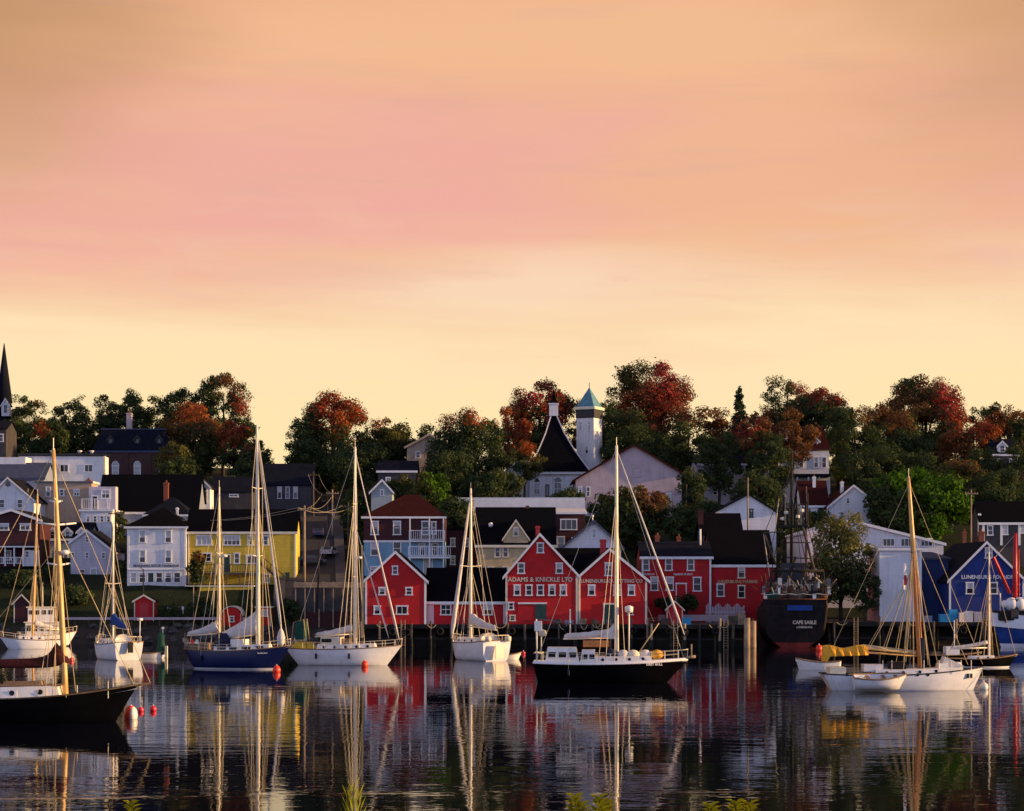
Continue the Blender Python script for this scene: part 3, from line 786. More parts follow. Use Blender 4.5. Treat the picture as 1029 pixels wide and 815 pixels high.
h = House('inn', 'long white flat roofed building with a wide white fascia below the church', 460, 586, 330, 12)
h.walls(M['white_boards'], 516).flat(M['white_roof'], M['white_trim'], 500, h=2.2)
MB().bx(-h.w/2 + .3, h.w/2 - .3, -.05, .0, h.Z(523), h.Z(517.5)).build('window_band', M['glass'], h.r)
for q in np.linspace(462, 584, 14): h.slab(q - .5, q + .5, 517, 524, -.09, -.052, 'white_trim', 'mullion')
h.slab(459, 480, 524, 528, -1.2, -.01, 'white_trim', 'balcony_floor')

h = House('house', 'dark red house with a triple white window beside the cream house', 557.5, 588, 300, 9, 592)
h.walls(M['maroon_boards'], 515).mono(M['white_roof'], M['white_trim'], 516, 512)
h.window(571.5, 527, 17, 11, bars=(3, 1)); h.window(563, 546, 9, 14, glass='blind'); h.window(578, 546, 7, 12)

h = House('house', 'white gabled house with a slate roof peeking over the black storehouse roof', 567, 624, 286, 12, 596)
h.walls(M['white_boards'], 549, (596.5, 524)).gable_front(M['grey_blue_roof'], M['grey_blue_roof'], 549, (596.5, 524), o=.5)
h.window(597, 536, 5, 10, glass='blind'); h.window(584, 562, 6, 10); h.window(608, 562, 6, 10)
MB().tube([(0, .2, h.Z(524)), (0, .2, h.Z(518.5))], .08, 6).ball((0, .2, h.Z(518.5)), .18, 8).build('finial', M['white_trim'], h.roofo)

# ---- the church on the hill
D = 376
ch = House('church', 'white church with a black tent roof and small white cupola on the hill', 532, 591, D, 11, cat='church')
k = ch.k; hw = ch.w / 2; ze = ch.Z(474)
ch.walls(M['white_boards'], 474)
zr = PZ(416, D + 5.5) - ch.z0; xa = ch.X(557) * 1.01
prof = [(1.06, 0), (.62, .36), (.32, .66), (.07, 1.0)]
vs = []
for f_, t in prof:
    cx_ = xa * (1 - (f_ - .07) / .99); z = ze + (zr - ze) * t
    vs += [(cx_ - hw * f_, 5.5 - 6 * f_, z), (cx_ + hw * f_, 5.5 - 6 * f_, z), (cx_ + hw * f_, 5.5 + 6 * f_, z), (cx_ - hw * f_, 5.5 + 6 * f_, z)]
fs = [(4*i + j, 4*i + (j+1) % 4, 4*i + 4 + (j+1) % 4, 4*i + 4 + j) for i in range(3) for j in range(4)] + [(3, 2, 1, 0), (12, 13, 14, 15)]
ch.roofo = MB().add(vs, fs).build('roof', M['black_shingle'], ch.r)
b = MB()
for j in (0, 1):
    b.tube([Vector(vs[4*i + j]) + Vector((0, -.05, .05)) for i in range(4)], .16, 4)
b.tube([Vector(vs[4*i + 3]) + Vector((-.05, .0, .05)) for i in range(4)], .16, 4)
b.build('hip_flashing', M['lilac_boards'], ch.roofo)
MB().bx(-hw - .5, hw + .5, -.62, -.5, ze - .5, ze - .02).build('cornice', M['white_trim'], ch.r)
z0, z1, z2 = PZ(418, D + 5) - ch.z0, PZ(405.5, D + 5) - ch.z0, PZ(390, D + 5) - ch.z0
cu = MB().bx(xa - .85, xa + .85, 4.6, 6.3, z0, z1).bx(xa - .98, xa + .98, 4.47, 6.43, z1 - .2, z1 + .05).build('cupola', M['white_boards'], ch.r)
MB().add([(xa - .95, 4.5, z1 + .06), (xa + .95, 4.5, z1 + .06), (xa + .95, 6.4, z1 + .06), (xa - .95, 6.4, z1 + .06), (xa - .42, 5.03, z1 + .9), (xa + .42, 5.03, z1 + .9), (xa + .42, 5.87, z1 + .9), (xa - .42, 5.87, z1 + .9), (xa, 5.45, z2)],
         [(0,1,5,4), (1,2,6,5), (2,3,7,6), (3,0,4,7), (4,5,8), (5,6,8), (6,7,8), (7,4,8)]).build('spire', M['black_shingle'], cu)
ch.window(539.5, 491, 6.5, 12, bars=(2, 2), arch=True); ch.window(560.5, 491, 8, 13, bars=(2, 2), arch=True); ch.window(578, 491, 6.5, 12, bars=(2, 2), arch=True)
ch.window(550, 493, 4, 12, frame='maroon_boards', bars=(1, 1))
# aisle on the left, with a lean roof
xl0, xl1 = ch.X(506), ch.X(531.6)
MB().prism([(xl0, -8), (xl1, -8), (xl1, ch.Z(456)), (xl0, ch.Z(476))], 1.5, 10).build('aisle', M['white_boards'], ch.r)
MB().prism([(xl0 - .4, ch.Z(477)), (xl1 - .02, ch.Z(456) + .02), (xl1 - .02, ch.Z(455) + .15), (xl0 - .4, ch.Z(476) + .05)], 1.1, 10.3).build('aisle_roof', M['lilac_boards'], ch.r)
ch.window(520, 490, 5, 11, bars=(2, 2), arch=True, y=1.5)
# bell tower with its own foundations beside the nave
tw = House('bell_tower', 'white square church bell tower with a dark belfry band and teal pyramid roof', 578.5, 597.5, 384, 4.0, rot=-26, cat='bell tower')
tw.walls(M['white_boards'], 419)
hw = tw.w / 2
MB().bx(-hw - .12, hw + .12, -.12, tw.d + .12, tw.Z(420), tw.Z(411.5)).build('belfry', M['dark_trim'], tw.r)
MB().bx(-hw - .35, hw + .35, -.35, tw.d + .35, tw.Z(411.4), tw.Z(408.6)).build('cornice', M['cream_trim'], tw.r)
zz = tw.Z(408.5); q = hw + .05
tw.roofo = MB().add([(-q, -.05, zz), (q, -.05, zz), (q, tw.d + .05, zz), (-q, tw.d + .05, zz), (0, tw.d / 2, PZ(389.5, 386.5) - tw.z0)], [(0,1,4), (1,2,4), (2,3,4), (3,0,4), (3,2,1,0)]).build('roof', M['teal_copper'], tw.r)
MB().tube([(0, tw.d/2, PZ(390.5, 386.5) - tw.z0), (0, tw.d/2, PZ(385, 386.5) - tw.z0)], .07, 6).build('finial', M['dark_trim'], tw.roofo)
tw.window(583, 430, 4, 7, arch=True, bars=(1, 1), glass='blind'); tw.window(592.5, 430, 4, 7, arch=True, bars=(1, 1), glass='blind'); tw.window(590, 452, 4, 8, bars=(1, 2))
h = House('hall', 'large pinkish grey gabled hall beside the church tower', 578.5, 685, 354, 16, cat='hall')
h.walls(M['pink_grey_boards'], 482, (637, 447.5), 476).gable_front(M['maroon_shingle'], M['maroon_shingle'], 482, (637, 447.5), 476, o=.6)
h.window(583, 494, 4, 10, bars=(1, 2)); h.window(591, 494, 4, 10, bars=(1, 2)); h.window(640, 475, 8, 9, frame='pink_grey_boards', glass='pink_grey_boards')
h.window(672, 500, 5, 9)

# ---- right of the church
h = House('house', 'pale lilac three storey house half hidden by trees right of the hall', 699, 749, 374, 9)
h.walls(M['lilac_boards'], 466, side_ridge=458).gable_side(M['slate_shingle'], M['white_trim'], 466, 458)
for q in (706, 718.5, 733, 743):
    for z in (474, 484, 494): h.window(q, z, 5, 7, bars=(1, 2))
h = House('house', 'pale grey gabled house with one small dark window behind the trawler masts', 719, 780, 304, 13)
h.walls(M['white_boards'], 515, (752, 497.5)).gable_front(M['slate_shingle'], M['slate_shingle'], 515, (752, 497.5), o=.4, tw=.15)
h.window(755, 515.5, 4, 8.5, frame='dark_trim', bars=(1, 2))
h = House('villa', 'big white villa with a maroon mansard roof and many dormers among hilltop trees', 772, 833, 372, 11, cat='villa')
h.walls(M['white_boards'], 451).mansard(M['maroon_shingle'], M['maroon_boards'], 451, 429)
for q, a, s_ in ((788, 430, 441), (803, 440, 451), (819, 440, 451), (776, 442, 451)): h.dormer(q, a, a + 3.5, s_, 8.5, 'white_boards', 'maroon_shingle', y0=.1, depth=2.5)
for q in (780, 796, 805, 820, 828): h.window(q, 464.5, 5, 11)
h.slab(776, 832, 477, 480, -3, -.02, 'slate_shingle', 'porch_roof')
for q in (777, 788, 799, 810, 821, 831): h.slab(q - .6, q + .6, 480, 497, -2.9, -2.7, 'white_trim', 'porch_post')
for q in (785, 806, 826): h.window(q, 488, 6, 11)
h = House('house', 'maroon roofed white cottage below the hilltop villa', 806, 832, 332, 8)
h.walls(M['white_boards'], 507, side_ridge=484).gable_side(M['maroon_shingle'], M['white_trim'], 507, 484)
h.window(813, 514, 5, 8); h.window(825, 514, 5, 8, frame='blue_boards')
h.chimney(818, 479, 486, 3, 'white_trim', 3)
h = House('house', 'white gabled house with a sloping maroon roof beside the bright green tree', 833, 884, 328, 14)
h.walls(M['white_boards'], 509, (857.5, 488.5)).gable_front(M['maroon_shingle'], M['white_trim'], 509, (857.5, 488.5), o=.4)
h.window(852, 503, 4, 6); h.window(846, 518, 5, 8); h.window(862, 518, 5, 8)
h.chimney(846, 484, 494, 3, 'white_trim', 4)

# ---- white house, yellow house and the left hillside
h = House('guest_house', 'white three storey guest house with a black hip roof and ground floor shop windows', 128, 186.5, 284, 11, 589, cat='guest house')
h.walls(M['white_boards'], 529).hip(M['black_shingle'], M['white_trim'], 529, 510.5, 3, xa=158).corners(M['white_trim'], 530, .25)
for q in (143, 169):
    for z in (539, 559): h.window(q, z, 7, 13, bars=(1, 2), glass='glass'); h.slab(q - 2.6, q + 2.6, z - 5.6, z + 1.5, -.05, -.032, 'blind', 'window_blind')
h.slab(128.5, 186, 571.8, 573.0, -.18, -.01, 'white_trim', 'shopfront_cornice')
for i, q in enumerate((134, 143, 151.5, 160, 169, 178)):
    h.window(q, 580.3, 7.6, 11, bars=(1, 2 if i != 2 else 1), glass='blind' if i == 0 else ('green_door' if i == 2 else 'glass'), name='shop_window')
h.text('MARINERS ROCK HARBOUR', 157, 568.6, 46, 2.4, 'letter_dark')
h.chimney(178, 510, 524, 2, 'white_trim', 8, cap=False)

h = House('restaurant', 'long yellow two storey building with a black roof and outside staircase', 189, 297, 285, 5.5, 592, cat='restaurant')
h.walls(M['yellow_boards'], 533, side_ridge=513).gable_side(M['black_shingle'], M['cream_trim'], 533, 513).corners(M['cream_trim'], 534, .2)
h.window(205, 543, 16, 10, bars=(3, 1), glass='blind'); h.window(233, 543, 17, 10, bars=(4, 1)); h.window(251.5, 543, 5.5, 10); h.window(267, 543, 5.5, 10)
h.window(238, 561, 6, 11); h.window(253, 562, 12, 9, bars=(2, 1)); h.door(228, 558, 575, 6, 'green_door', 'cream_trim'); h.door(289, 575, 591, 4, 'green_door', None)
h.window(268, 581, 6, 9); h.window(208, 560, 9, 9)
# deck with yellow fascia, posts and stairs
h.slab(204, 262, 575.5, 577.5, -3.2, -.02, 'old_timber', 'deck'); h.railing(204, 262, 567, 575, -3.1, 'old_timber', .35)
h.slab(204.5, 257, 589.5, 597, -3.6, -3.35, 'yellow_boards', 'awning'); h.slab(190, 259, 588.2, 589.4, -3.7, -.02, 'cream_trim', 'awning_roof')
h.text('SEAFOOD', 250, 594, 12, 2.2, 'letter_dark', y=-3.62)
for q in (205, 218, 231, 244, 256): h.slab(q - .5, q + .5, 577.5, 600, -3.3, -3.1, 'old_timber', 'deck_post')
b = MB(); xs, xe, zs, zt = h.X(261), h.X(292), h.Z(563), h.Z(590)
for i in range(14):
    t = i / 14; x = xs + (xe - xs) * t; z = zs + (zt - zs) * t
    b.bx(x, x + .36, -1.6, -.15, z - .06, z)
b.prism([(xs, zs - .4), (xe, zt - .4), (xe, zt), (xs, zs)], -1.7, -1.62); b.tube([(xs, -1.66, zs + 1), (xe, -1.66, zt + 1)], .06, 5)
for i in range(6): b.tube([(xs + (xe - xs) * i / 5, -1.66, zs + (zt - zs) * i / 5), (xs + (xe - xs) * i / 5, -1.66, zs + (zt - zs) * i / 5 + 1)], .05, 5)
b.build('staircase', M['old_timber'], h.r)

h = House('house', 'lilac grey gabled house with small dark windows left of the white guest house', 71, 112, 292, 10, 588)
h.walls(M['lilac_boards'], 545, (87, 533.5), 553).gable_front(M['slate_shingle'], M['white_trim'], 545, (87, 533.5), 553, o=.3)
for q, z in ((87.5, 542), (73.5, 558), (87.5, 558), (104, 558)): h.window(q, z, 4, 6, bars=(1, 2), fw=.1)
h.window(82.5, 576, 6, 8, fw=.1); h.door(94, 572, 586, 5, 'blind', 'white_trim')
h = House('house', 'grey green house with three small white dormers behind the lilac gable', 41, 88, 304, 9, 575)
h.walls(M['grey_green_boards'], 541, side_ridge=526).gable_side(M['slate_shingle'], M['white_trim'], 541, 526)
for q in (53, 68, 82): h.dormer(q, 530.5, 534.5, 541, 8.5, 'white_boards', 'slate_shingle', y0=.25, depth=3)
for q in (49, 57, 66): h.window(q, 557, 5, 9)
h = House('house', 'maroon low gabled house with a white porch at the left edge', -22, 40, 297, 11, 570)
h.walls(M['maroon_boards'], 523, (12, 513)).gable_front(M['slate_shingle'], M['white_trim'], 523, (12, 513), o=.5)
h.window(4, 529.5, 10, 7, bars=(2, 1)); h.window(25.5, 529.5, 11, 7, bars=(2, 1))
h.slab(-20, 40, 549, 550.3, -2.4, -.02, 'white_trim', 'porch_roof'); h.railing(-18, 26, 560, 566.5, -2.2)
for q in (-10, 0, 9, 18, 27, 39): h.slab(q - .6, q + .6, 550.3, 569, -2.3, -2.1, 'white_trim', 'porch_post')
h.slab(26.5, 40, 553, 569, -1.6, -.02, 'white_boards', 'porch_wall'); h.window(30, 557, 5, 7, y=-1.6); h.window(8, 558, 7, 10)
h = House('house', 'white house with a roof terrace and balustrade left of the big black roof', 81, 112, 314, 9, 548)
h.walls(M['white_boards'], 513).flat(M['white_roof'], M['white_trim'], 512)
h.railing(82, 110, 501, 511, .2, step=.32, sides=False)
MB().bx(h.X(85), h.X(112), 3.2, 5.2, h.Z(512), PZ(489, 317) - h.z0).build('upper_wall', M['lilac_boards'], h.r)
h.window(102, 495.5, 9, 9, y=3.2, bars=(2, 2)); h.door(91, 498, 512, 5, 'dark_boards', 'white_trim', y=3.2)
for q in (88.5, 95.5, 102.5, 109): h.window(q, 521.5, 4.5, 7)
h = House('house', 'long beige flat roofed house with a tall brick chimney below the white block', 37, 92, 328, 5)
h.walls(M['tan_boards'], 485).flat(M['white_roof'], M['dark_trim'], 483.5)
h.window(48.5, 494, 5, 10, bars=(1, 2)); h.window(77, 495, 6, 7, bars=(2, 2)); h.window(62, 495, 5, 7)
h.chimney(89, 482, 503, 4.5, 'chimney_brick', .4)
h = House('house', 'white gabled house with a round attic window at the far left', -14, 34, 320, 11)
h.walls(M['white_boards'], 503, (8, 481)).gable_front(M['slate_shingle'], M['white_trim'], 503, (8, 481), o=.4, tw=.2)
wo = MB().disc((h.X(8), -.06, h.Z(486.5)), .42, .05).build('attic_window', M['glass'], h.r)
h.window(2, 506, 6, 9); h.window(20, 506, 6, 9)
h = House('house', 'blue grey slate roof with white gable wall above the far left house', -20, 44, 347, 9)
h.walls(M['grey_blue_boards'], 480, side_ridge=466).gable_side(M['grey_blue_roof'], M['grey_blue_roof'], 480, 466)
h.slab(-20, 20, 458, 466, 4, 8.4, 'white_boards', 'upper_wall')
h = House('block', 'large white flat roofed block with a dark cornice on the left hillside', 20, 104.5, 356, 4.0, cat='apartment block')
h.walls(M['white_boards'], 457.5).flat(M['slate_shingle'], M['dark_trim'], 455.5, h=.5)
h.window(64.5, 470.5, 9, 8, bars=(2, 1)); h.window(89, 470.5, 9, 8, bars=(2, 1)); h.window(40, 470.5, 9, 8, bars=(2, 1))
MB().bx(h.w/2 - .05, h.w/2 + .25, -.25, .4, h.foot(), h.Z(458)).build('corner_board', M['cream_trim'], h.r)
for q in (46, 74, 86): MB().lathe([(.3, 0), (.3, .6), (.45, .62), (.45, .8)], 8, (h.X(q), 5, h.Z(455.5))).build('roof_vent', M['white_trim'], h.roofo)
h = House('academy', 'dark brick mansion with a slate mansard roof and pale arched windows among trees', 94, 172, 378, 14, cat='mansion')
h.walls(M['dark_brick'], 453).mansard(M['slate_shingle'], M['grey_blue_roof'], 453, 431, inset=1.6)
for q in (116, 138, 163): h.window(q, 473, 7, 10, bars=(1, 2), arch=True, glass='blind')
for q in (111, 138, 160): h.dormer(q, 438, 441.5, 450, 6, 'dark_boards', 'slate_shingle', 'dark_trim', y0=.4, depth=2.5)
for q in (127, 150): h.slab(q - 1.5, q + 1.5, 452, 480, -.2, 0, 'dark_brick', 'pilaster')
h.chimney(130, 415, 431, 5, 'pink_grey_boards', 4)
h = House('hall', 'broad black gable roof above the white guest house', 99, 198, 322, 9, cat='hall')
h.walls(M['grey_blue_boards'], 513, side_ridge=478).gable_side(M['black_shingle'], M['white_trim'], 513, 478)
for q in (122, 150): MB().bx(h.X(q) - .5, h.X(q) + .5, 3.9, 4.6, h.Z(500), h.Z(497)).build('skylight', M['glass'], h.roofo)
h = House('house', 'dark hip roofed house with a white eave behind the white guest house', 146, 190, 304, 10)
h.walls(M['grey_blue_boards'], 517).hip(M['slate_shingle'], M['white_trim'], 517, 500, 3)
h.chimney(167, 485, 503, 4.5, 'chimney_brick')
h = House('house', 'narrow white sunlit gabled tower house right of the broad black roof', 199.5, 211, 330, 4)
h.walls(M['white_boards'], 490, (205, 484)).gable_front(M['slate_shingle'], M['white_trim'], 490, (205, 484), o=.25)
h.window(205, 499, 6, 12, frame='cream_trim', bars=(1, 1), arch=True)
h = House('house', 'dark slate roofed house with pale windows above the yellow building', 262, 313, 358, 10)
h.walls(M['dark_boards'], 487, side_ridge=467).gable_side(M['slate_shingle'], None, 487, 467)
for q in (281, 289, 297): h.window(q, 495, 4.5, 12, bars=(1, 2), frame='lilac_boards')
h = House('house', 'dark house with white porch brackets behind the blue ketch mast', 212, 254, 338, 9)
h.walls(M['dark_boards'], 494, side_ridge=480).gable_side(M['slate_shingle'], None, 494, 480)
h.window(235, 498, 9, 3, bars=(2, 1)); 

# steeple at the left edge
st = House('church', 'far church with a tall thin dark steeple at the left edge', -14, 6, 405, 3, cat='church')
st.walls(M['slate_shingle'], 412)
zb, zt, hw = st.Z(404), PZ(345, 407.5) - st.z0, st.w / 2
cxs = st.X(1)
st.roofo = MB().lathe([(1.75, 0), (.08, zt - zb)], 8, (cxs, 2.5, zb)).build('steeple', M['slate_shingle'], st.r)
MB().bx(-hw - .1, hw + .1, -.1, st.d + .1, st.Z(412), st.Z(404)).build('belfry', M['slate_shingle'], st.r)
st.dormer(5.5, 401, 407, 416, 8, 'white_boards', 'slate_shingle', y0=-.4, depth=2)
st.dormer(-6, 401, 407, 416, 8, 'white_boards', 'slate_shingle', y0=-.4, depth=2)
h = House('house', 'dark house half hidden under the steeple at the left edge', -14, 6, 372, 8)
h.walls(M['dark_boards'], 431, side_ridge=424).gable_side(M['slate_shingle'], None, 431, 424)
h.window(1, 440, 5, 8)

# ---- little red huts along the water
def hut(label, x0, x1, apex, eave, base, D, m='red_boards', door=True, depth=2.6, flare=0.25):
    h = House('hut', label, x0, x1, D, depth, base, cat='hut', group='small red huts by the water')
    xm = (x0 + x1) / 2
    h.walls(M[m], eave, (xm, apex)).gable_front(M['black_shingle'], M['cream_trim'], eave, (xm, apex), o=flare, t=.12, tw=.14).corners(M['cream_trim'], eave, .1)
    if door: h.door(xm, eave + 2, base, (x1 - x0) * .45, 'crane_red', None)
    return h
hut('red hut with cream trim on the grass below the white guest house', 135, 154.5, 598.5, 604, 622, 271)
hut('dark red hut behind the golden mast at far left', 14, 30, 598, 606, 624, 270, 'maroon_boards', False)
hut('red hut with a gabled roof on the quay beside the second big red warehouse', 670, 686, 604.5, 612, 628, 257)
h = House('hut', 'red arched roof hut behind the blue ketch sail', 223, 243, 268, 3.2, 632, cat='hut', group='small red huts by the water')
n = 10; R = h.w / 2
arc = [(R * math.cos(math.pi * i / n), h.Z(620) + 1.3 * math.sin(math.pi * i / n)) for i in range(n + 1)]
h.wallo = MB().prism([(-R, h.foot()), (R, h.foot())] + arc, 0, h.d).build('wall', M['red_boards'], h.r)
o_ = [(x * 1.06, z + .08) for x, z in arc]; b = MB()
for i in range(n): b.prism([o_[i], (o_[i][0] * 1.05, o_[i][1] + .12), (o_[i+1][0] * 1.05, o_[i+1][1] + .12), o_[i+1]][::-1], -.15, h.d + .15)
b.build('roof', M['cream_trim'], h.r); h.window(233, 622, 5, 6, frame='cream_trim')
h = House('hut', 'square red kiosk with a cream framed hatch beside the ketch mast', 257.5, 272, 268, 2.4, 632, cat='hut', group='small red huts by the water')
h.walls(M['red_boards'], 611).flat(M['cream_trim'], None, 609.5, o=.2, h=.2).corners(M['cream_trim'], 611, .12); h.window(266, 616, 7, 7, frame='cream_trim', glass='blind')
# ================================================================ quay, rocks, poles, cars
def piles(root, xs, y, z1, r=.17, m='old_timber', jitter=random.Random(5)):
    for x in xs:
        MB().tube([(x + jitter.uniform(-.08, .08), y, -1.5), (x, y, z1)], [r * 1.1, r * .9], 7).build('piling', M[m], root)

def tyre(root, x, y, z):
    vs = []; n = 12
    for i in range(n):
        a = 2 * math.pi * i / n
        for j in range(6):
            b = 2 * math.pi * j / 6; r = .36 + .13 * math.cos(b); vs.append((x + r * math.cos(a), y + .12 * math.sin(b), z + r * math.sin(a)))
    MB().add(vs, [(6*i + j, 6*((i+1) % n) + j, 6*((i+1) % n) + (j+1) % 6, 6*i + (j+1) % 6) for i in range(n) for j in range(6)], True).build('tyre_fender', M['rubber'], root)
def ladder(root, x, y, z):
    b = MB()
    for s in (-.25, .25): b.tube([(x + s, y, -.6), (x + s, y, z + .7)], .045, 5)
    for i in range(12): b.tube([(x - .25, y, -.4 + i * .32), (x + .25, y, -.4 + i * .32)], .03, 4)
    b.build('ladder', M['pale_timber'], root)
def wharf(label, px0, px1, D, back, deck_py, step, m='old_timber'):
    k = D / F; z = PZ(deck_py, D); x0, x1 = PX(px0, D), PX(px1, D); xm = (x0 + x1) / 2
    t = thing('wharf', label, 'wharf', (xm, D, 0)); a = (x1 - x0) / 2
    b = MB()
    n = int((back - D) / .32)
    for i in range(n):
        y = (back - D) * i / n; b.bx(-a, a, y, y + .29, z - .1, z)
    b.build('deck', M['old_timber'], t)
    MB().bx(-a - .02, a + .02, -.2, -.01, z - .42, z + .12).build('stringer', M['tarred_timber'], t)
    MB().bx(-a, a, .1, .3, .9, 1.12).build('cross_beam', M['tarred_timber'], t)
    cnt = max(2, int((x1 - x0) / step))
    jr = random.Random(int(px0))
    for i in range(cnt + 1):
        x = -a + .2 + (2 * a - .4) * i / cnt + jr.uniform(-.5, .5) * (0 < i < cnt); ln = jr.uniform(-.12, .12); zt = z + jr.choice((.1, .25, .5, .9)); r = jr.uniform(.13, .21)
        p = MB().tube([(x + ln, -.38, -1.5), (x, -.38, zt)], [r * 1.1, r * .9], 7).build('piling', M[jr.choice(('old_timber', 'old_timber', 'pale_timber', 'tarred_timber'))], t)
        MB().tube([(x + ln * .8, -.38, -.8), (x + ln * .35, -.38, jr.uniform(.8, 1.15))], [r * 1.16, r * 1.06], 7).build('weed_band', M['weed'], p)
    for i in range(max(3, cnt // 2)): tyre(t, jr.uniform(-a + 1, a - 1), -.62, z - jr.uniform(.5, 1.0))
    for i in range(2): ladder(t, jr.uniform(-a * .8, a * .8), -.66, z)
    for i in range(cnt // 2):
        x = jr.uniform(-a, a - 1.5); w = jr.uniform(.8, 1.6); d = jr.uniform(.3, .7)
        MB().tube([(x + w * q / 6, -.6, z + .1 - d * 4 * (q / 6) * (1 - q / 6)) for q in range(7)], .035, 5).build('slack_rope', M['rope'], t)
    piles(t, [-a + .2 + (2 * a - .4) * i / (cnt // 2) for i in range(cnt // 2 + 1)], 3.5, z - .11)
    MB().bx(-a, a, 4.2, 4.5, -2, z - .12).build('bulkhead', M['tarred_timber'], t)
    return t, z
W1, ZQ = wharf('dark timber wharf on pilings under the red waterfront warehouses', 362, 652, 250.5, 276, 628.2, 2.2)
W2, ZQ2 = wharf('timber pier with pale pilings between the red museum and the black trawler', 653, 757, 247.5, 276, 628.6, 1.9)
wharf('low dark wharf in front of the blue and white boat sheds', 836, 1060, 253.5, 285, 626, 3.0)
# bigger sunlit dolphins at the pier's end
for i, (px, dy, top) in enumerate(((750.5, 245.8, 621), (756.5, 246.6, 624))):
    k = dy / F
    o = MB().tube([(0, 0, -1.5), (.05, 0, PZ(top, dy))], [.42, .36], 10).build('mooring_pile', M['pale_timber'])
    o.location = (PX(px, dy), dy, 0)
    tag(o, ('thick pale mooring pile at the end of the timber pier', 'thick pale mooring pile touching the trawler side of the pier')[i], 'mooring pile')
# timber retaining wall with rail on the museum pier, gangway lamp posts and clutter
t = thing('fence', 'low timber fence along the back of the museum pier', 'fence', (PX(705, 262), 262, ZQ2))
for i in range(9): MB().bx(-5.6 + i * 1.4, -5.5 + i * 1.4, -.05, .05, -.1, 1.25).build('post', M['old_timber'], t)
MB().bx(-5.7, 5.8, -.09, -.055, .3, 1.1).build('board', M['pink_grey_boards'], t)
t = thing('fence', 'white picket fence and steps before the lower red museum building', 'fence', (PX(729, 266), 266, ZQ2 + .4))
b = MB()
for i in range(26): b.bx(-2.6 + i * .2, -2.48 + i * .2, -.03, .03, -.4, 1.9 + .25 * math.sin(i))
b.build('pickets', M['lilac_boards'], t); MB().bx(-2.7, 2.7, .035, .09, .9, 1.05).build('rail', M['lilac_boards'], t)
t = thing('bench', 'pale timber picnic bench on the quay right of the second red gable', 'bench', (PX(659, 258), 258, ZQ))
MB().bx(-1.1, 1.1, -.4, .4, .72, .78).build('table_top', M['pale_timber'], t)
for s in (-1, 1):
    MB().bx(-1.1, 1.1, s * .75 - .14, s * .75 + .14, .42, .47).build('seat', M['pale_timber'], t)
    MB().bx(s * .8 - .05, s * .8 + .05, -.8, .8, .34, .41).bx(s * .8 - .05, s * .8 + .05, -.3, -.2, 0, .72).bx(s * .8 - .05, s * .8 + .05, .2, .3, 0, .72).build('trestle', M['pale_timber'], t)
rnd = random.Random(11)
# crates, drums and lobster gear standing on the wharves
def crate(px, D, z, w, h, m, label, group='crates and boxes on the wharves'):
    t = thing('crate', label, 'crate', (PX(px, D), D, z), rnd.uniform(-.3, .3), group)
    b = MB()
    for i in range(4): b.bx(-w/2, w/2, -w/2, -w/2 + .05, h * i / 4 + .02, h * (i + 1) / 4 - .02).bx(-w/2, w/2, w/2 - .05, w/2, h * i / 4 + .02, h * (i + 1) / 4 - .02).bx(-w/2 , -w/2 + .05, -w/2+.055, w/2-.055, h * i / 4 + .02, h * (i + 1) / 4 - .02).bx(w/2 - .05, w/2, -w/2+.055, w/2-.055, h * i / 4 + .02, h * (i + 1) / 4 - .02)
    b.build('slats', M[m], t)
    MB().bx(-w/2 + .06, w/2 - .06, -w/2 + .06, w/2 - .06, 0, h - .04).build('lid', M[m], t)
ZB = PZ(626, 253.5)
crate(949, 256, ZB, 1.3, 1.1, 'cyan_plastic', 'bright cyan tub on the wharf left of the blue gable')
crate(957, 256, ZB, 1.0, 1.7, 'cyan_plastic', 'taller cyan bin in front of the blue gable corner')
crate(966, 256, ZB, 1.1, 1.3, 'lilac_boards', 'grey lilac crate beside the cyan bin')
crate(973, 256, ZB, 1.0, 1.5, 'white_paint', 'white fish box under the left window of the blue shed')
crate(982, 256, ZB, 1.0, 1.4, 'lilac_boards', 'grey lilac crate second from the small boat mast')
crate(932, 256, ZB, 1.0, .9, 'grey_blue_boards', 'dull blue crate before the lean-to shed')
crate(668, 254, ZQ2, .9, .8, 'old_timber', 'brown crate on the pier before the small red hut')
crate(690, 252, ZQ2, 1.0, .9, 'cyan_plastic', 'small blue tub on the museum pier')
crate(737, 251, ZQ2, 1.1, 1.2, 'old_timber', 'brown crate near the outer end of the museum pier')
crate(744, 251, ZQ2, .9, 1.6, 'pale_timber', 'tall pale box near the outer end of the museum pier')
crate(560, 252.2, ZQ, .9, .7, 'old_timber', 'brown crate on the wharf under the white corner board between red gables')
crate(572, 252.2, ZQ, 1.1, .6, 'grey_blue_boards', 'low grey crate on the wharf left of the framed door')
crate(586, 252.2, ZQ, .8, .8, 'pale_timber', 'pale crate on the wharf below the second red gable')
crate(598, 252.2, ZQ, .9, .6, 'old_timber', 'low brown crate just left of the cream framed door')

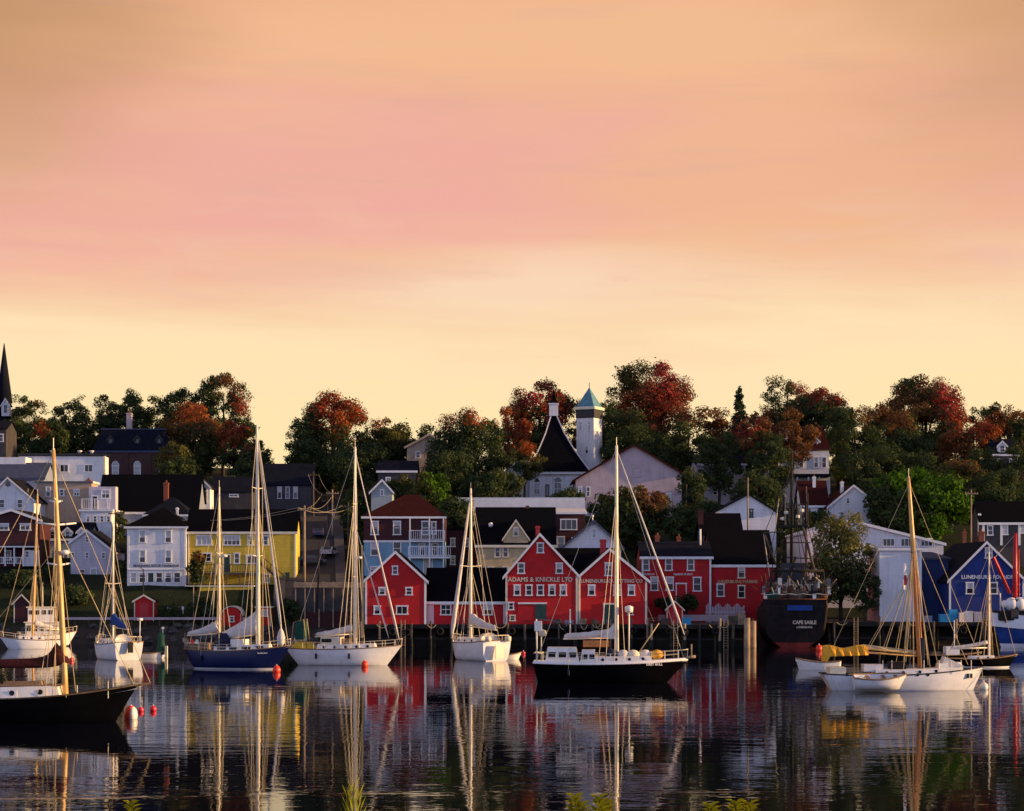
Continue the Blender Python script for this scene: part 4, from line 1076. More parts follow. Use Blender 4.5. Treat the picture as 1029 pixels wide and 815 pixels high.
def rock_mesh(seed):
    r = random.Random(seed); b = MB(); b.ball((0, 0, 0), 1, 8, (1, .8, .65))
    b.v = [(x * r.uniform(.75, 1.2), y * r.uniform(.75, 1.2), z * r.uniform(.7, 1.15)) for x, y, z in b.v]
    b.sm = [False] * len(b.sm)
    return b
base = [rock_mesh(i).build('rock', M['rock']) for i in range(4)]
for i, o in enumerate(base): tag(o, '', 'rock', 'dark rocks along the left shore')
k = 0
for i in range(120):
    px = rnd.uniform(-30, 358)
    if px < 70 and rnd.random() < .5: continue
    y = 260.5 + abs(rnd.gauss(0, 1)) * 3.5
    if y > 269: continue
    o = base[k] if k < 4 else base[k % 4].copy()
    if k >= 4: C.objects.link(o)
    s = rnd.uniform(.35, .95)
    x = PX(px, y)
    o.location = (x, y, gz(y, x) + s * .15); o.rotation_euler = (0, 0, rnd.uniform(0, 6.28)); o.scale = (s * rnd.uniform(.8, 1.5), s, s * rnd.uniform(.7, 1.1))
    o['label'] = 'dark weathered rock lying on the shore below the houses at the left'
    k += 1

# utility poles on the hillside
def pole(px, top, bot, D, r=.13, arms=1, lean=0.0, m='old_timber', label='', lamp=False):
    x = PX(px, D); z0 = PZ(bot, D); z1 = PZ(top, D)
    t = thing('utility_pole', label, 'utility pole', (x, D, z0), 0, 'utility poles on the hillside')
    MB().tube([(0, 0, -3), (lean, 0, z1 - z0)], [r * 1.15, r * .8], 8).build('pole', M[m], t)
    for i in range(arms):
        b = MB().bx(-1.0, 1.0, -.2, -.1, z1 - z0 - .7 - i * .9, z1 - z0 - .55 - i * .9)
        for q in (-.9, -.5, .5, .9): b.lathe([(.05, 0), (.06, .1), (.03, .18)], 6, (q, -.15, z1 - z0 - .55 - i * .9))
        b.build('crossarm', M[m], t)
    if lamp: MB().tube([(0, 0, z1 - z0 - .5), (0, -1.2, z1 - z0 + .2)], .05, 6).bx(-.14, .14, -1.7, -1.1, z1 - z0 + .1, z1 - z0 + .25).build('lamp_arm', M['steel_grey'], t)
    return t
pole(306, 508, 581, 283, .16, 1, label='tall sunlit utility pole right of the yellow building', m='pale_timber')
pole(329.5, 494, 545, 322, .14, 2, label='utility pole with two crossarms beside the climbing street')
pole(334, 492, 552, 318, .14, 1, label='utility pole close right of the twin crossarm pole on the street', m='pale_timber')
pole(315, 474, 530, 345, .13, 1, label='thin utility pole near the top of the climbing street')
pole(317.5, 545, 618, 271, .12, 0, .5, label='dark leaning pole below the guard rail', m='tarred_timber')
pole(116, 512, 590, 290, .14, 1, label='utility pole between the lilac house and the white guest house')
pole(28, 491, 520, 322, .10, 0, label='short pale pole on the slate roofed house corner far left', m='pale_timber')
pole(144, 572, 600, 274, .09, 0, label='short lamp post behind the red hut with cream trim', m='tarred_timber', lamp=True)
pole(194.5, 590, 622, 270, .08, 0, label='thin pale post below the corner of the yellow building', m='pale_timber')
pole(751.5, 480, 532, 296, .12, 0, label='tall pale pole before the grey gabled house', m='pale_timber')
pole(976, 492, 540, 300, .10, 1, label='slim dark pole above the blue shed roof', m='pale_timber')
pole(690, 487, 520, 346, .12, 0, label='slim pole at the right end of the pink grey hall', m='pale_timber')
pole(350, 505, 560, 300, .12, 1, label='utility pole just left of the blue and maroon house')
pole(297, 438, 470, 386, .12, 0, label='bare pole against the sky in the tree gap', m='tarred_timber')
# sagging wires between street poles
t = thing('overhead_wires', 'overhead wires sagging between the street poles', 'wires')
b = MB()
def wire(a, c, sag):
    pts = []
    for i in range(13):
        q = i / 12; p = Vector(a).lerp(Vector(c), q); p.z -= sag * 4 * q * (1 - q); pts.append(p)
    b.tube(pts, .02, 4)
for q in (-.9, .9):
    wire((PX(306, 283) + q, 283, PZ(510, 283)), (PX(329.5, 322) + q, 322, PZ(496, 322)), 1.0)
    wire((PX(329.5, 322) + q, 322, PZ(496, 322)), (PX(315, 345) + q, 345, PZ(477, 345)), .8)
    wire((PX(306, 283) + q, 283, PZ(510, 283)), (PX(350, 300) + q, 300, PZ(508, 300)), .9)
    wire((PX(116, 290) + q, 290, PZ(514, 290)), (PX(306, 283) + q, 283, PZ(510, 283)), 1.6)
b.build('wire', M['wire'], t)

# guard rail and red fence below the street
t = thing('guard_rail', 'long sunlit timber guard rail across the foot of the street', 'guard rail', (PX(330, 274), 274, PZ(590, 274)))
for i in range(8): MB().bx(-4.6 + i * 1.3, -4.45 + i * 1.3, -.07, .08, -4, .75).build('post', M['pale_timber'], t)
MB().bx(-4.75, 5.0, -.16, -.075, -.05, .68).build('rail', M['pale_timber'], t)
t = thing('retaining_wall', 'grey concrete retaining wall below the guard rail', 'retaining wall', (PX(330, 274), 274.4, 0))
MB().bx(-5.0, 5.2, 0, .5, -1, PZ(591, 274)).build('wall', M['concrete'], t)
t = thing('fence', 'weathered red board fence on the shore behind the white sloop', 'fence', (PX(335, 268), 268, PZ(626, 268)))
b = MB()
for i in range(30): b.bx(-4.0 + i * .25, -3.78 + i * .25, -.04, .03, -1.5, 1.5 + .12 * math.sin(i * 2.1))
b.build('boards', M['maroon_boards'], t)
for i in range(5): MB().bx(-3.9 + i * 1.9, -3.72 + i * 1.9, -.2, -.045, -1.5, 1.9).build('post', M['pale_timber'], t)
t = thing('footpath_rail', 'low brown timber rail along the shore path at left', 'fence', (PX(150, 268), 268.2, PZ(625, 268)))
for i in range(14): MB().bx(-12 + i * 1.9, -11.88 + i * 1.9, -.05, .05, -1.6, .75).build('post', M['old_timber'], t)
MB().bx(-12.1, 13, -.1, -.055, .3, .62).build('rail', M['pink_grey_boards'], t)

def car(label, px, D, m, heading, z=None):
    x = PX(px, D); z = gz(D, x) if z is None else z
    t = thing('parked_car', label, 'car', (x, D, z + .02), heading, 'cars parked near the street')
    prof = [(-2.1, .35), (2.1, .35), (2.15, .75), (1.25, .88), (.55, 1.38), (-1.15, 1.42), (-1.95, .95), (-2.15, .85)]
    MB().prism(prof, -.85, .85).build('body', M[m], t)
    b = MB()
    for s in (-.855, .845): b.prism([(-1.6, .93), (1.05, .92), (.5, 1.32), (-1.1, 1.36)], s, s + .01)
    b.build('side_window', M['glass'], t)
    MB().add([(1.24, -.7, .90), (1.24, .7, .90), (.58, .65, 1.36), (.58, -.65, 1.36)], [(0, 1, 2, 3)]).build('windscreen', M['glass'], t)
    MB().add([(-1.94, .7, .98), (-1.94, -.7, .98), (-1.2, -.65, 1.41), (-1.2, .65, 1.41)], [(0, 1, 2, 3)]).build('rear_window', M['glass'], t)
    for sx in (-1.3, 1.35):
        for sy in (-.9, .72):
            w = MB().disc((sx, sy, .33), .33, .18, 12).build('wheel', M['rubber'], t)
    for s in (-.6, .6):
        MB().bx(2.1, 2.17, s - .15, s + .15, .6, .72).build('headlight', M['white_paint'], t)
        MB().bx(-2.18, -2.1, s - .15, s + .15, .68, .82).build('tail_light', M['crane_red'], t)
    return t
zs = lambda D: STREET_Z(D) + .03
car('dark car parked across the street foot by the tall sunlit pole', 313, 294, 'car_dark', .1, zs(294))
car('white car parked on the street left of the blue and maroon house', 331, 300, 'car_white', 1.4, zs(300))
car('navy car climbing further up the street between the houses', 321, 316, 'car_blue', 1.55, zs(316))
for px, lab in ((171.5, 'left of two small white benches on the lawn below the yellow building'), (181, 'right of two small white benches on the lawn below the yellow building')):
    x = PX(px, 274); t = thing('bench', lab, 'bench', (x, 274, gz(274, x)), 0, 'white benches on the lawn')
    MB().bx(-.5, .5, -.2, .2, .42, .48).build('seat', M['white_trim'], t); MB().bx(-.5, .5, .17, .22, .5, .9).build('backrest', M['white_trim'], t)
    for s in (-.42, .42): MB().bx(s - .04, s + .04, -.18, .18, -.2, .42).build('leg', M['white_trim'], t)

# ================================================================ trees
rng = np.random.default_rng(7)
def leaf_cloud(centers, radii, mats, per, size, seed, paint=None):
    r = np.random.default_rng(seed)
    n = sum(per); V = np.empty((n, 4, 3)); MI = np.empty(n, dtype=np.int32); a = 0
    for c, R, m, q in zip(centers, radii, mats, per):
        d = r.normal(size=(q, 3)); d /= np.linalg.norm(d, axis=1)[:, None] + 1e-9
        rad = R * (0.25 + 0.85 * r.random(q) ** 0.55 + 0.22 * np.maximum(0, r.normal(size=q) - .6))[:, None]
        p = np.asarray(c) + d * rad * np.array([1, 1, .8])
        nn = d + r.normal(size=(q, 3)) * .42
        u = np.cross(nn, r.normal(size=(q, 3))); u /= np.linalg.norm(u, axis=1)[:, None] + 1e-9
        w = np.cross(u, nn); w /= np.linalg.norm(w, axis=1)[:, None] + 1e-9
        s = (size * r.uniform(.7, 1.35) * (0.45 + 1.0 * r.random(q) ** 1.5))[:, None]
        u = u * s; w = w * s * .62
        V[a:a+q, 0] = p - u; V[a:a+q, 1] = p + w * .9 - u * .1; V[a:a+q, 2] = p + u; V[a:a+q, 3] = p - w * .9 + u * .1
        mm = np.full(q, m)
        if paint: mm = paint(p, mm, r)
        alt = r.random(q) < .10; mm[alt & (mm == 0)] = 1; mm[alt & (mm == 4)] = 0; alt = r.random(q) < .25; mm[alt & ((mm == 2) | (mm == 3) | (mm == 7))] = 8
        MI[a:a+q] = mm; a += q
    return V.reshape(-1, 3), MI

def crown_mesh(name, V, MI, parent):
    n = len(V) // 4; me = bpy.data.meshes.new(name)
    me.vertices.add(n * 4); me.vertices.foreach_set('co', V.astype(np.float32).ravel())
    me.loops.add(n * 4); me.loops.foreach_set('vertex_index', np.arange(n * 4, dtype=np.int32))
    me.polygons.add(n); me.polygons.foreach_set('loop_start', np.arange(0, n * 4, 4, dtype=np.int32))
    for m in LEAF: me.materials.append(m)
    me.polygons.foreach_set('material_index', MI)
    me.update(calc_edges=True)
    o = bpy.data.objects.new(name, me); C.objects.link(o); o.parent = parent
    return o

def tree(name, label, px, top, bot, wpx, D, leaf=0, patches=(), n=34, leafsize=.22, dens=1.0, seed=0, cat='tree', group='trees on the hill', shape='round', clump=.21, base=None):
    k = D / F; x = PX(px, D); zg = gz(D, x) if base is None else base
    zt, zb = PZ(top, D), PZ(bot, D); R = wpx * k / 2; Hc = (zt - zb) / 2; zc = (zt + zb) / 2
    t = thing(name, label, cat, (x, D, zg), 0, group)
    r = np.random.default_rng(seed + int(px * 7) + int(top)); cs = []; rs = []; ms = []; per = []
    Rd = min(R, 7.5)
    tries = 0
    n = int(n * 1.9)
    while len(cs) < n and tries < n * 60:
        tries += 1
        u = r.uniform(-1, 1, 3)
        if shape == 'round':
            q = np.linalg.norm(u)
            if q > 1 or q < .18: continue
            if u[2] < 0 and np.hypot(u[0], u[1]) > 1.0: continue
        elif shape == 'cone':
            h = 1 - r.random() ** .75; a_ = r.uniform(0, 6.283); w_ = ((1 - h) * .95 + .04) * r.uniform(.35, 1)
            u = np.array([w_ * math.cos(a_), w_ * math.sin(a_), h * 2 - 1])
        elif shape == 'weep':
            if np.hypot(u[0], u[1]) > np.sqrt(max(0, 1 - max(u[2], 0) ** 2)): continue
        c = np.array([u[0] * R * .90, u[1] * Rd * .84, (zc - zg) + u[2] * Hc * .90])
        s = clump * min(R, Hc * 1.2) * r.uniform(.5, 1.45)
        s = min(max(s, .9 if R > 2.5 else .35), 2.3)
        if shape == 'cone': s = min(s, .30 * R * (1.2 - h) + .15)
        if any(np.linalg.norm(c - c2) < .55 * min(s, s2) for c2, s2 in zip(cs, rs)): continue
        m = leaf
        ppx, ppy = px + c[0] / k, YH - (c[2] + zg - CAMH) / k
        cs.append(c); rs.append(s); ms.append(m)
        per.append(int(dens * 6.0 * s * s / (leafsize * leafsize)) + 14)
    def paint(p, mm, r):                     # autumn colour spreading through the crown, leaf by leaf
        lx = px + p[:, 0] / k; ly = YH - (p[:, 2] + zg - CAMH) / k
        wob = 1 + .35 * np.sin(lx * .55 + seed) * np.cos(ly * .6 + seed * 2)
        for (qx, qy, qr, qm) in patches:
            d = np.hypot(lx - qx, ly - qy) / (qr * wob * 1.15)
            mm = np.where(r.random(len(mm)) < np.clip(1.75 - 1.35 * d, 0, .93), qm, mm)
        return mm
    V, MI = leaf_cloud(cs, rs, ms, per, leafsize, seed + int(px), paint)
    crown_mesh('crown', V, MI, t)
    b = MB(); hz = zc - zg
    tr = max(.12, min(.42, R * .055))
    b.tube([(0, 0, -1.5), (r.uniform(-.2, .2), 0, hz * .35), (r.uniform(-.4, .4), r.uniform(-.3, .3), hz * .75), (0, 0, hz + Hc * .5)], [tr * 1.25, tr, tr * .75, tr * .25], 8)
    if shape != 'cone':
        idx = list(range(len(cs))); r.shuffle(idx)
        for i in idx[:12]:
            c = cs[i]; z0 = min(c[2] - .5, hz * .75) * r.uniform(.6, .95)
            b.tube([(0, 0, z0), (c[0] * .5, c[1] * .5, (z0 + c[2]) / 2 + .4), tuple(c)], [tr * .5, tr * .32, tr * .1], 5, False)
    b.build('trunk', M['bark'], t)
    return t

TREES = [
 # label, px, top, bot, w, D, leaf, patches, kwargs
 ('dark tree with a rusty right side next to the far steeple', 29, 388, 470, 46, 402, 0, [(46, 400, 11, 8), (42, 428, 7, 3)], {}),
 ('dark low tree with one small orange patch under the rusty tree at left', 46, 418, 470, 44, 392, 0, [(44, 433, 7, 3)], {}),
 ('thin crowned dark tree showing sky gaps, first right of the steeple group', 77, 393, 468, 38, 404, 0, [(80, 400, 8, 1)], dict(dens=.7)),
 ('thin dark tree with ragged olive top left of the brick mansion', 104, 394, 466, 36, 406, 0, [(106, 402, 10, 1)], dict(dens=.7)),
 ('round dark tree with reddish edge directly behind the brick mansion', 136, 386, 462, 44, 408, 0, [(152, 392, 7, 8)], {}),
 ('tall dark green tree behind the brick mansion at its right end', 181, 378, 470, 54, 404, 0, [], {}),
 ('tall green tree with red flecks, highest of the left cluster', 224, 368, 470, 62, 402, 0, [(232, 386, 14, 8), (246, 408, 10, 2)], dict(n=42)),
 ('spreading russet and olive tree in front of the left cluster', 194, 402, 482, 68, 384, 1, [(196, 414, 22, 3), (214, 432, 14, 8), (178, 440, 18, 8), (200, 462, 26, 0)], dict(n=42)),
 ('dark shrubby tree with orange top right of the russet tree', 236, 420, 486, 48, 380, 0, [(232, 436, 14, 3), (240, 428, 9, 2)], {}),
 ('dark tree low beside the slate roof left of the sky gap', 256, 440, 490, 36, 374, 0, [(250, 446, 8, 8)], {}),
 ('large dark tree with a big orange red crown centre right of the sky gap', 334, 391, 502, 82, 376, 0, [(340, 410, 22, 3), (332, 404, 14, 2), (350, 400, 10, 3), (358, 416, 12, 3)], dict(n=58)),
 ('lower green tree with an orange shoulder right of the big orange crown', 385, 414, 488, 66, 382, 0, [(382, 420, 12, 3), (398, 436, 14, 1), (366, 420, 8, 2)], dict(n=42)),
 ('dark tree filling the left foot of the big orange crown', 304, 424, 500, 36, 372, 0, [], {}),
 ('wide dark green tree with a red tip left of the church', 468, 412, 500, 84, 368, 0, [(450, 418, 12, 2), (478, 420, 10, 3)], dict(n=58)),
 ('orange red tree crown rising behind the left church slope', 511, 409, 470, 50, 392, 3, [(518, 430, 12, 2), (492, 440, 18, 0), (500, 420, 8, 2)], {}),
 ('green and red domed tree behind the church cupola', 543, 381, 460, 76, 408, 0, [(548, 396, 16, 2), (560, 416, 14, 2), (530, 400, 12, 7), (520, 420, 12, 3)], dict(n=46)),
 ('small yellow green tree in front of the church aisle', 527, 440, 486, 44, 362, 1, [(530, 450, 9, 3), (518, 470, 12, 0)], dict(n=26, dens=.8)),
 ('dark bush low before the church aisle', 512, 474, 502, 36, 352, 0, [], dict(n=18)),
 ('very tall tree with crimson patches, the highest crown in the picture', 652, 358, 450, 88, 410, 8, [(664, 392, 20, 7), (672, 408, 20, 2), (640, 372, 18, 1), (622, 400, 16, 0), (668, 370, 12, 7), (632, 412, 16, 3)], dict(n=60, dens=.8)),
 ('dense dark tree behind the pink grey hall roof', 634, 412, 490, 72, 388, 0, [(664, 416, 12, 7)], dict(n=44)),
 ('russet crowned tree right of the crimson tree', 692, 404, 490, 62, 398, 0, [(690, 412, 14, 8), (704, 420, 12, 8), (686, 398, 10, 8)], dict(n=40, dens=.75)),
 ('dark tree in front of the pale lilac three storey house', 722, 432, 500, 52, 366, 0, [(716, 426, 8, 8)], dict(n=34)),
 ('dark tree hiding the right end of the pink grey hall', 694, 468, 520, 30, 346, 0, [], dict(n=20)),
 ('tall tree with red right side behind the mansard villa', 792, 371, 450, 56, 412, 1, [(806, 382, 10, 7), (790, 378, 8, 0), (778, 402, 12, 0), (814, 394, 14, 2)], dict(dens=.7, n=40)),
 ('red topped spreading tree right of the mansard villa top', 826, 386, 452, 62, 405, 0, [(820, 394, 14, 2), (846, 402, 14, 2), (806, 400, 10, 2)], dict(n=36)),
 ('rusty tree in front of the left side of the villa', 764, 418, 490, 48, 364, 8, [(756, 428, 10, 2), (770, 462, 22, 0), (750, 470, 14, 0)], dict(n=34)),
 ('dark dense tree directly right of the villa', 858, 400, 500, 66, 384, 0, [(870, 418, 10, 8)], dict(n=46)),
 ('huge maroon topped tree on the right part of the ridge', 930, 374, 480, 92, 404, 0, [(944, 384, 16, 7), (952, 404, 18, 7), (930, 388, 10, 8), (962, 420, 16, 2), (914, 414, 18, 8), (896, 400, 12, 8), (968, 440, 12, 3)], dict(n=66)),
 ('dark olive tree left below the huge maroon topped tree', 892, 402, 494, 70, 392, 0, [(900, 424, 14, 8), (882, 414, 10, 8)], dict(n=48)),
 ('orange red tree low on the right of the maroon topped tree', 978, 416, 490, 56, 386, 3, [(986, 424, 12, 2), (966, 456, 20, 8), (994, 470, 18, 0), (972, 480, 16, 0)], dict(n=38)),
 ('small dark tree with ragged top beyond the red orange tree', 992, 404, 450, 44, 410, 0, [(1002, 424, 9, 3)], dict(dens=.7)),
 ('dark tree cut by the right edge of the picture', 1028, 408, 500, 44, 396, 0, [(1024, 414, 8, 8)], {}),
 ('dark brown green tree above the blue shed', 966, 462, 530, 66, 352, 8, [(970, 500, 28, 0), (950, 476, 10, 1)], dict(n=44)),
 ('very dark tree behind the dark house at the right', 1006, 468, 530, 52, 346, 0, [], dict(n=36)),
 ('bright fresh green round tree behind the long white workshop', 921, 471, 548, 108, 322, 4, [(890, 520, 30, 0), (872, 500, 18, 0), (900, 486, 10, 4)], dict(n=74, leafsize=.30)),
 ('dark green tree behind the left end of the bright green tree', 876, 478, 540, 44, 334, 0, [], dict(n=30)),
 ('olive bushy tree before the pink grey hall', 640, 486, 552, 76, 318, 1, [(620, 530, 30, 0), (660, 530, 24, 0), (655, 500, 14, 8)], dict(n=52, leafsize=.30)),
 ('dark low tree left of the olive bushy tree', 606, 494, 552, 40, 322, 0, [(602, 504, 8, 1)], dict(n=26, leafsize=.30)),
 ('dark bush behind the red museum chimney', 690, 506, 552, 46, 312, 0, [], dict(n=26, leafsize=.30)),
 ('yellow green bushy tree right above the maroon hip roof', 432, 472, 524, 50, 326, 4, [(416, 490, 16, 1), (426, 506, 14, 0), (444, 478, 10, 4)], dict(n=34, leafsize=.28)),
 ('dark olive bush behind the maroon hip roof', 398, 476, 520, 46, 330, 0, [(376, 476, 8, 1), (404, 478, 8, 1)], dict(n=28, leafsize=.28)),
 ('small dark tree behind the narrow tower house', 228, 476, 510, 44, 344, 0, [], dict(n=22, leafsize=.28)),
 ('dark hedge tree above the long black hall roof', 178, 458, 492, 52, 366, 0, [], dict(n=26)),
]
for i, (lab, px, top, bot, w, D, lf, pt, kw) in enumerate(TREES):
    tree('leafy_tree', lab, px, top, bot, w, D, lf, pt, seed=i * 13, **kw)

# the wood behind: a continuous band of darker crowns along the ridge and down between the houses
FILL = [('dark crown low behind the far steeple', 6, 404, 472, 34, 408, 0), ('dark crown between the steeple tree and the thin crowned tree', 58, 408, 474, 40, 412, 0),
 ('dark crown filling the gap behind the two thin crowned trees', 90, 410, 472, 46, 414, 0), ('dark crown just left of the mansion chimney', 120, 402, 470, 42, 416, 0),
 ('dark crown above the mansion roof right of its chimney', 158, 392, 468, 46, 414, 0), ('dark crown behind the russet tree top', 204, 390, 478, 50, 412, 0),
 ('dark crown on the left edge of the sky gap', 252, 412, 486, 28, 396, 0), ('dark foot of the wood above the slate roofed house', 250, 462, 496, 48, 368, 0), ('low olive crown in front of the mansion right end', 176, 444, 486, 44, 370, 1),
 ('dark crown behind the small slate house left of the orange crown', 306, 412, 496, 40, 386, 0), ('dark crown between the orange crown and the hilltop tan house', 400, 430, 480, 52, 388, 0),
 ('dark crown behind the tan hilltop house', 430, 426, 478, 40, 394, 0), ('dark crown right below the orange crown', 362, 440, 500, 60, 366, 0), ('dark crown under the wide green tree', 452, 450, 508, 60, 356, 0), ('dark bush above the long white inn', 490, 470, 506, 52, 348, 0),
 ('dark crown between the church roof and the bell tower', 588, 398, 466, 40, 418, 8), ('dark crown right behind the bell tower', 612, 396, 470, 44, 404, 0), ('dark crown below the crimson tree left half', 640, 430, 480, 70, 400, 0), ('dark crown below the crimson tree right half', 676, 424, 490, 60, 394, 0),
 ('brown crown between the russet tree and the conifer', 722, 408, 470, 40, 402, 8), ('dark crown under the conifer', 742, 440, 506, 50, 380, 0), ('dark crown left behind the villa', 770, 404, 462, 42, 412, 8), ('dark crown above the villa roof', 808, 396, 440, 56, 404, 0),
 ('dark crown right of the villa roof', 842, 404, 490, 46, 398, 0), ('dark crown covering the left wall of the villa', 776, 432, 500, 42, 360, 0), ('rusty crown overlapping the front of the villa roof', 796, 408, 472, 46, 366, 8), ('dark crown hiding the foot of the far steeple', 12, 417, 470, 34, 394, 0), ('dark crown below the villa porch', 760, 474, 520, 56, 350, 0), ('dark crown right of the maroon roofed cottage', 872, 440, 510, 56, 362, 0),
 ('dark crown in the middle of the maroon topped tree foot', 916, 430, 500, 72, 388, 0), ('brown crown at the right foot of the maroon topped tree', 956, 430, 500, 60, 390, 8), ('dark crown left of the little dormered house', 986, 446, 510, 44, 368, 0),
 ('dark crown right of the little dormered house', 1026, 440, 520, 46, 366, 0), ('dark crown above the dark house at right', 1000, 476, 522, 60, 340, 0), ('dark crown behind the bright green tree top', 920, 452, 500, 80, 366, 0), ('brown crown at the skyline near the right edge', 1012, 402, 460, 44, 408, 8),
 ('dark bush at the left end of the pink hall', 570, 490, 520, 34, 345, 0), ('dark bush behind the grey gabled house', 708, 500, 548, 44, 316, 0), ('dark bush right of the grey gabled house', 792, 500, 560, 40, 312, 0), ('dark bush behind the white workshop left end', 822, 512, 548, 36, 320, 0),
 ('dark bush behind the blue and maroon house left', 356, 492, 540, 32, 320, 0), ('dark bush behind the maroon brick house', 460, 500, 534, 40, 316, 0), ('dark bush between the lilac and grey green houses', 100, 536, 566, 24, 306, 0), ('dark bush by the roof terrace house', 118, 508, 545, 22, 318, 0)]
for i, (lab, px, top, bot, w, D, lf) in enumerate(FILL):
    tree('leafy_tree', lab, px, top, bot, w, D, lf, [], n=24, seed=500 + i * 7, clump=.26)
tree('conifer', 'narrow conifer with a tapering top among the broadleaf trees', 743, 384, 470, 36, 386, 6, [(748, 440, 14, 2)], n=70, seed=5, shape='cone', clump=.3, dens=1.2)
tree('willow', 'pale olive willow beside the black trawler', 845, 509, 606, 68, 266, 5, [(846, 606, 34, 0), (868, 590, 20, 0), (826, 590, 14, 1)], n=70, leafsize=.22, seed=3, group='trees by the water', shape='weep', clump=.2, dens=.75, base=2.6)
tree('leafy_tree', 'dark willow foot bush between the trawler and the white tower shed', 870, 566, 622, 32, 262, 0, [], n=24, leafsize=.22, seed=4, group='trees by the water', base=2.6)
tree('shrub', 'dark climbing shrub against the left half of the yellow building', 199, 553, 592, 22, 281.5, 0, [(200, 560, 5, 8)], n=22, leafsize=.2, seed=8, cat='shrub', group='shrubs by the buildings', clump=.3)
for lab, px, top, bot, w, D in (('dark green round bush before the red museum door', 690, 597, 613, 26, 264.5), ('dark low hedge bush left of the museum door', 668, 600, 612, 22, 265.5),
        ('dark shrub on the slope below the white guest house', 206, 600, 622, 30, 271), ('dark shrub right of the red hut with cream trim', 170, 606, 622, 26, 269), ('dark green shrub below the lilac grey house', 72, 590, 606, 40, 277),
        ('dark shrub between the arched hut and the yellow awning', 246, 602, 622, 22, 272), ('shrub in front of the retaining wall under the street', 290, 600, 626, 22, 269), ('dark shrub under the white porch of the maroon house', 22, 574, 592, 44, 284),
        ('shrub to the left of the lilac house door', 56, 566, 584, 24, 288), ('dark shrub left of the white guest house', 121, 560, 590, 14, 285)):
    tree('shrub', lab, px, top, bot, w, D, 0, [], n=16, leafsize=.2, seed=int(px), cat='shrub', group='shrubs by the buildings', clump=.38)
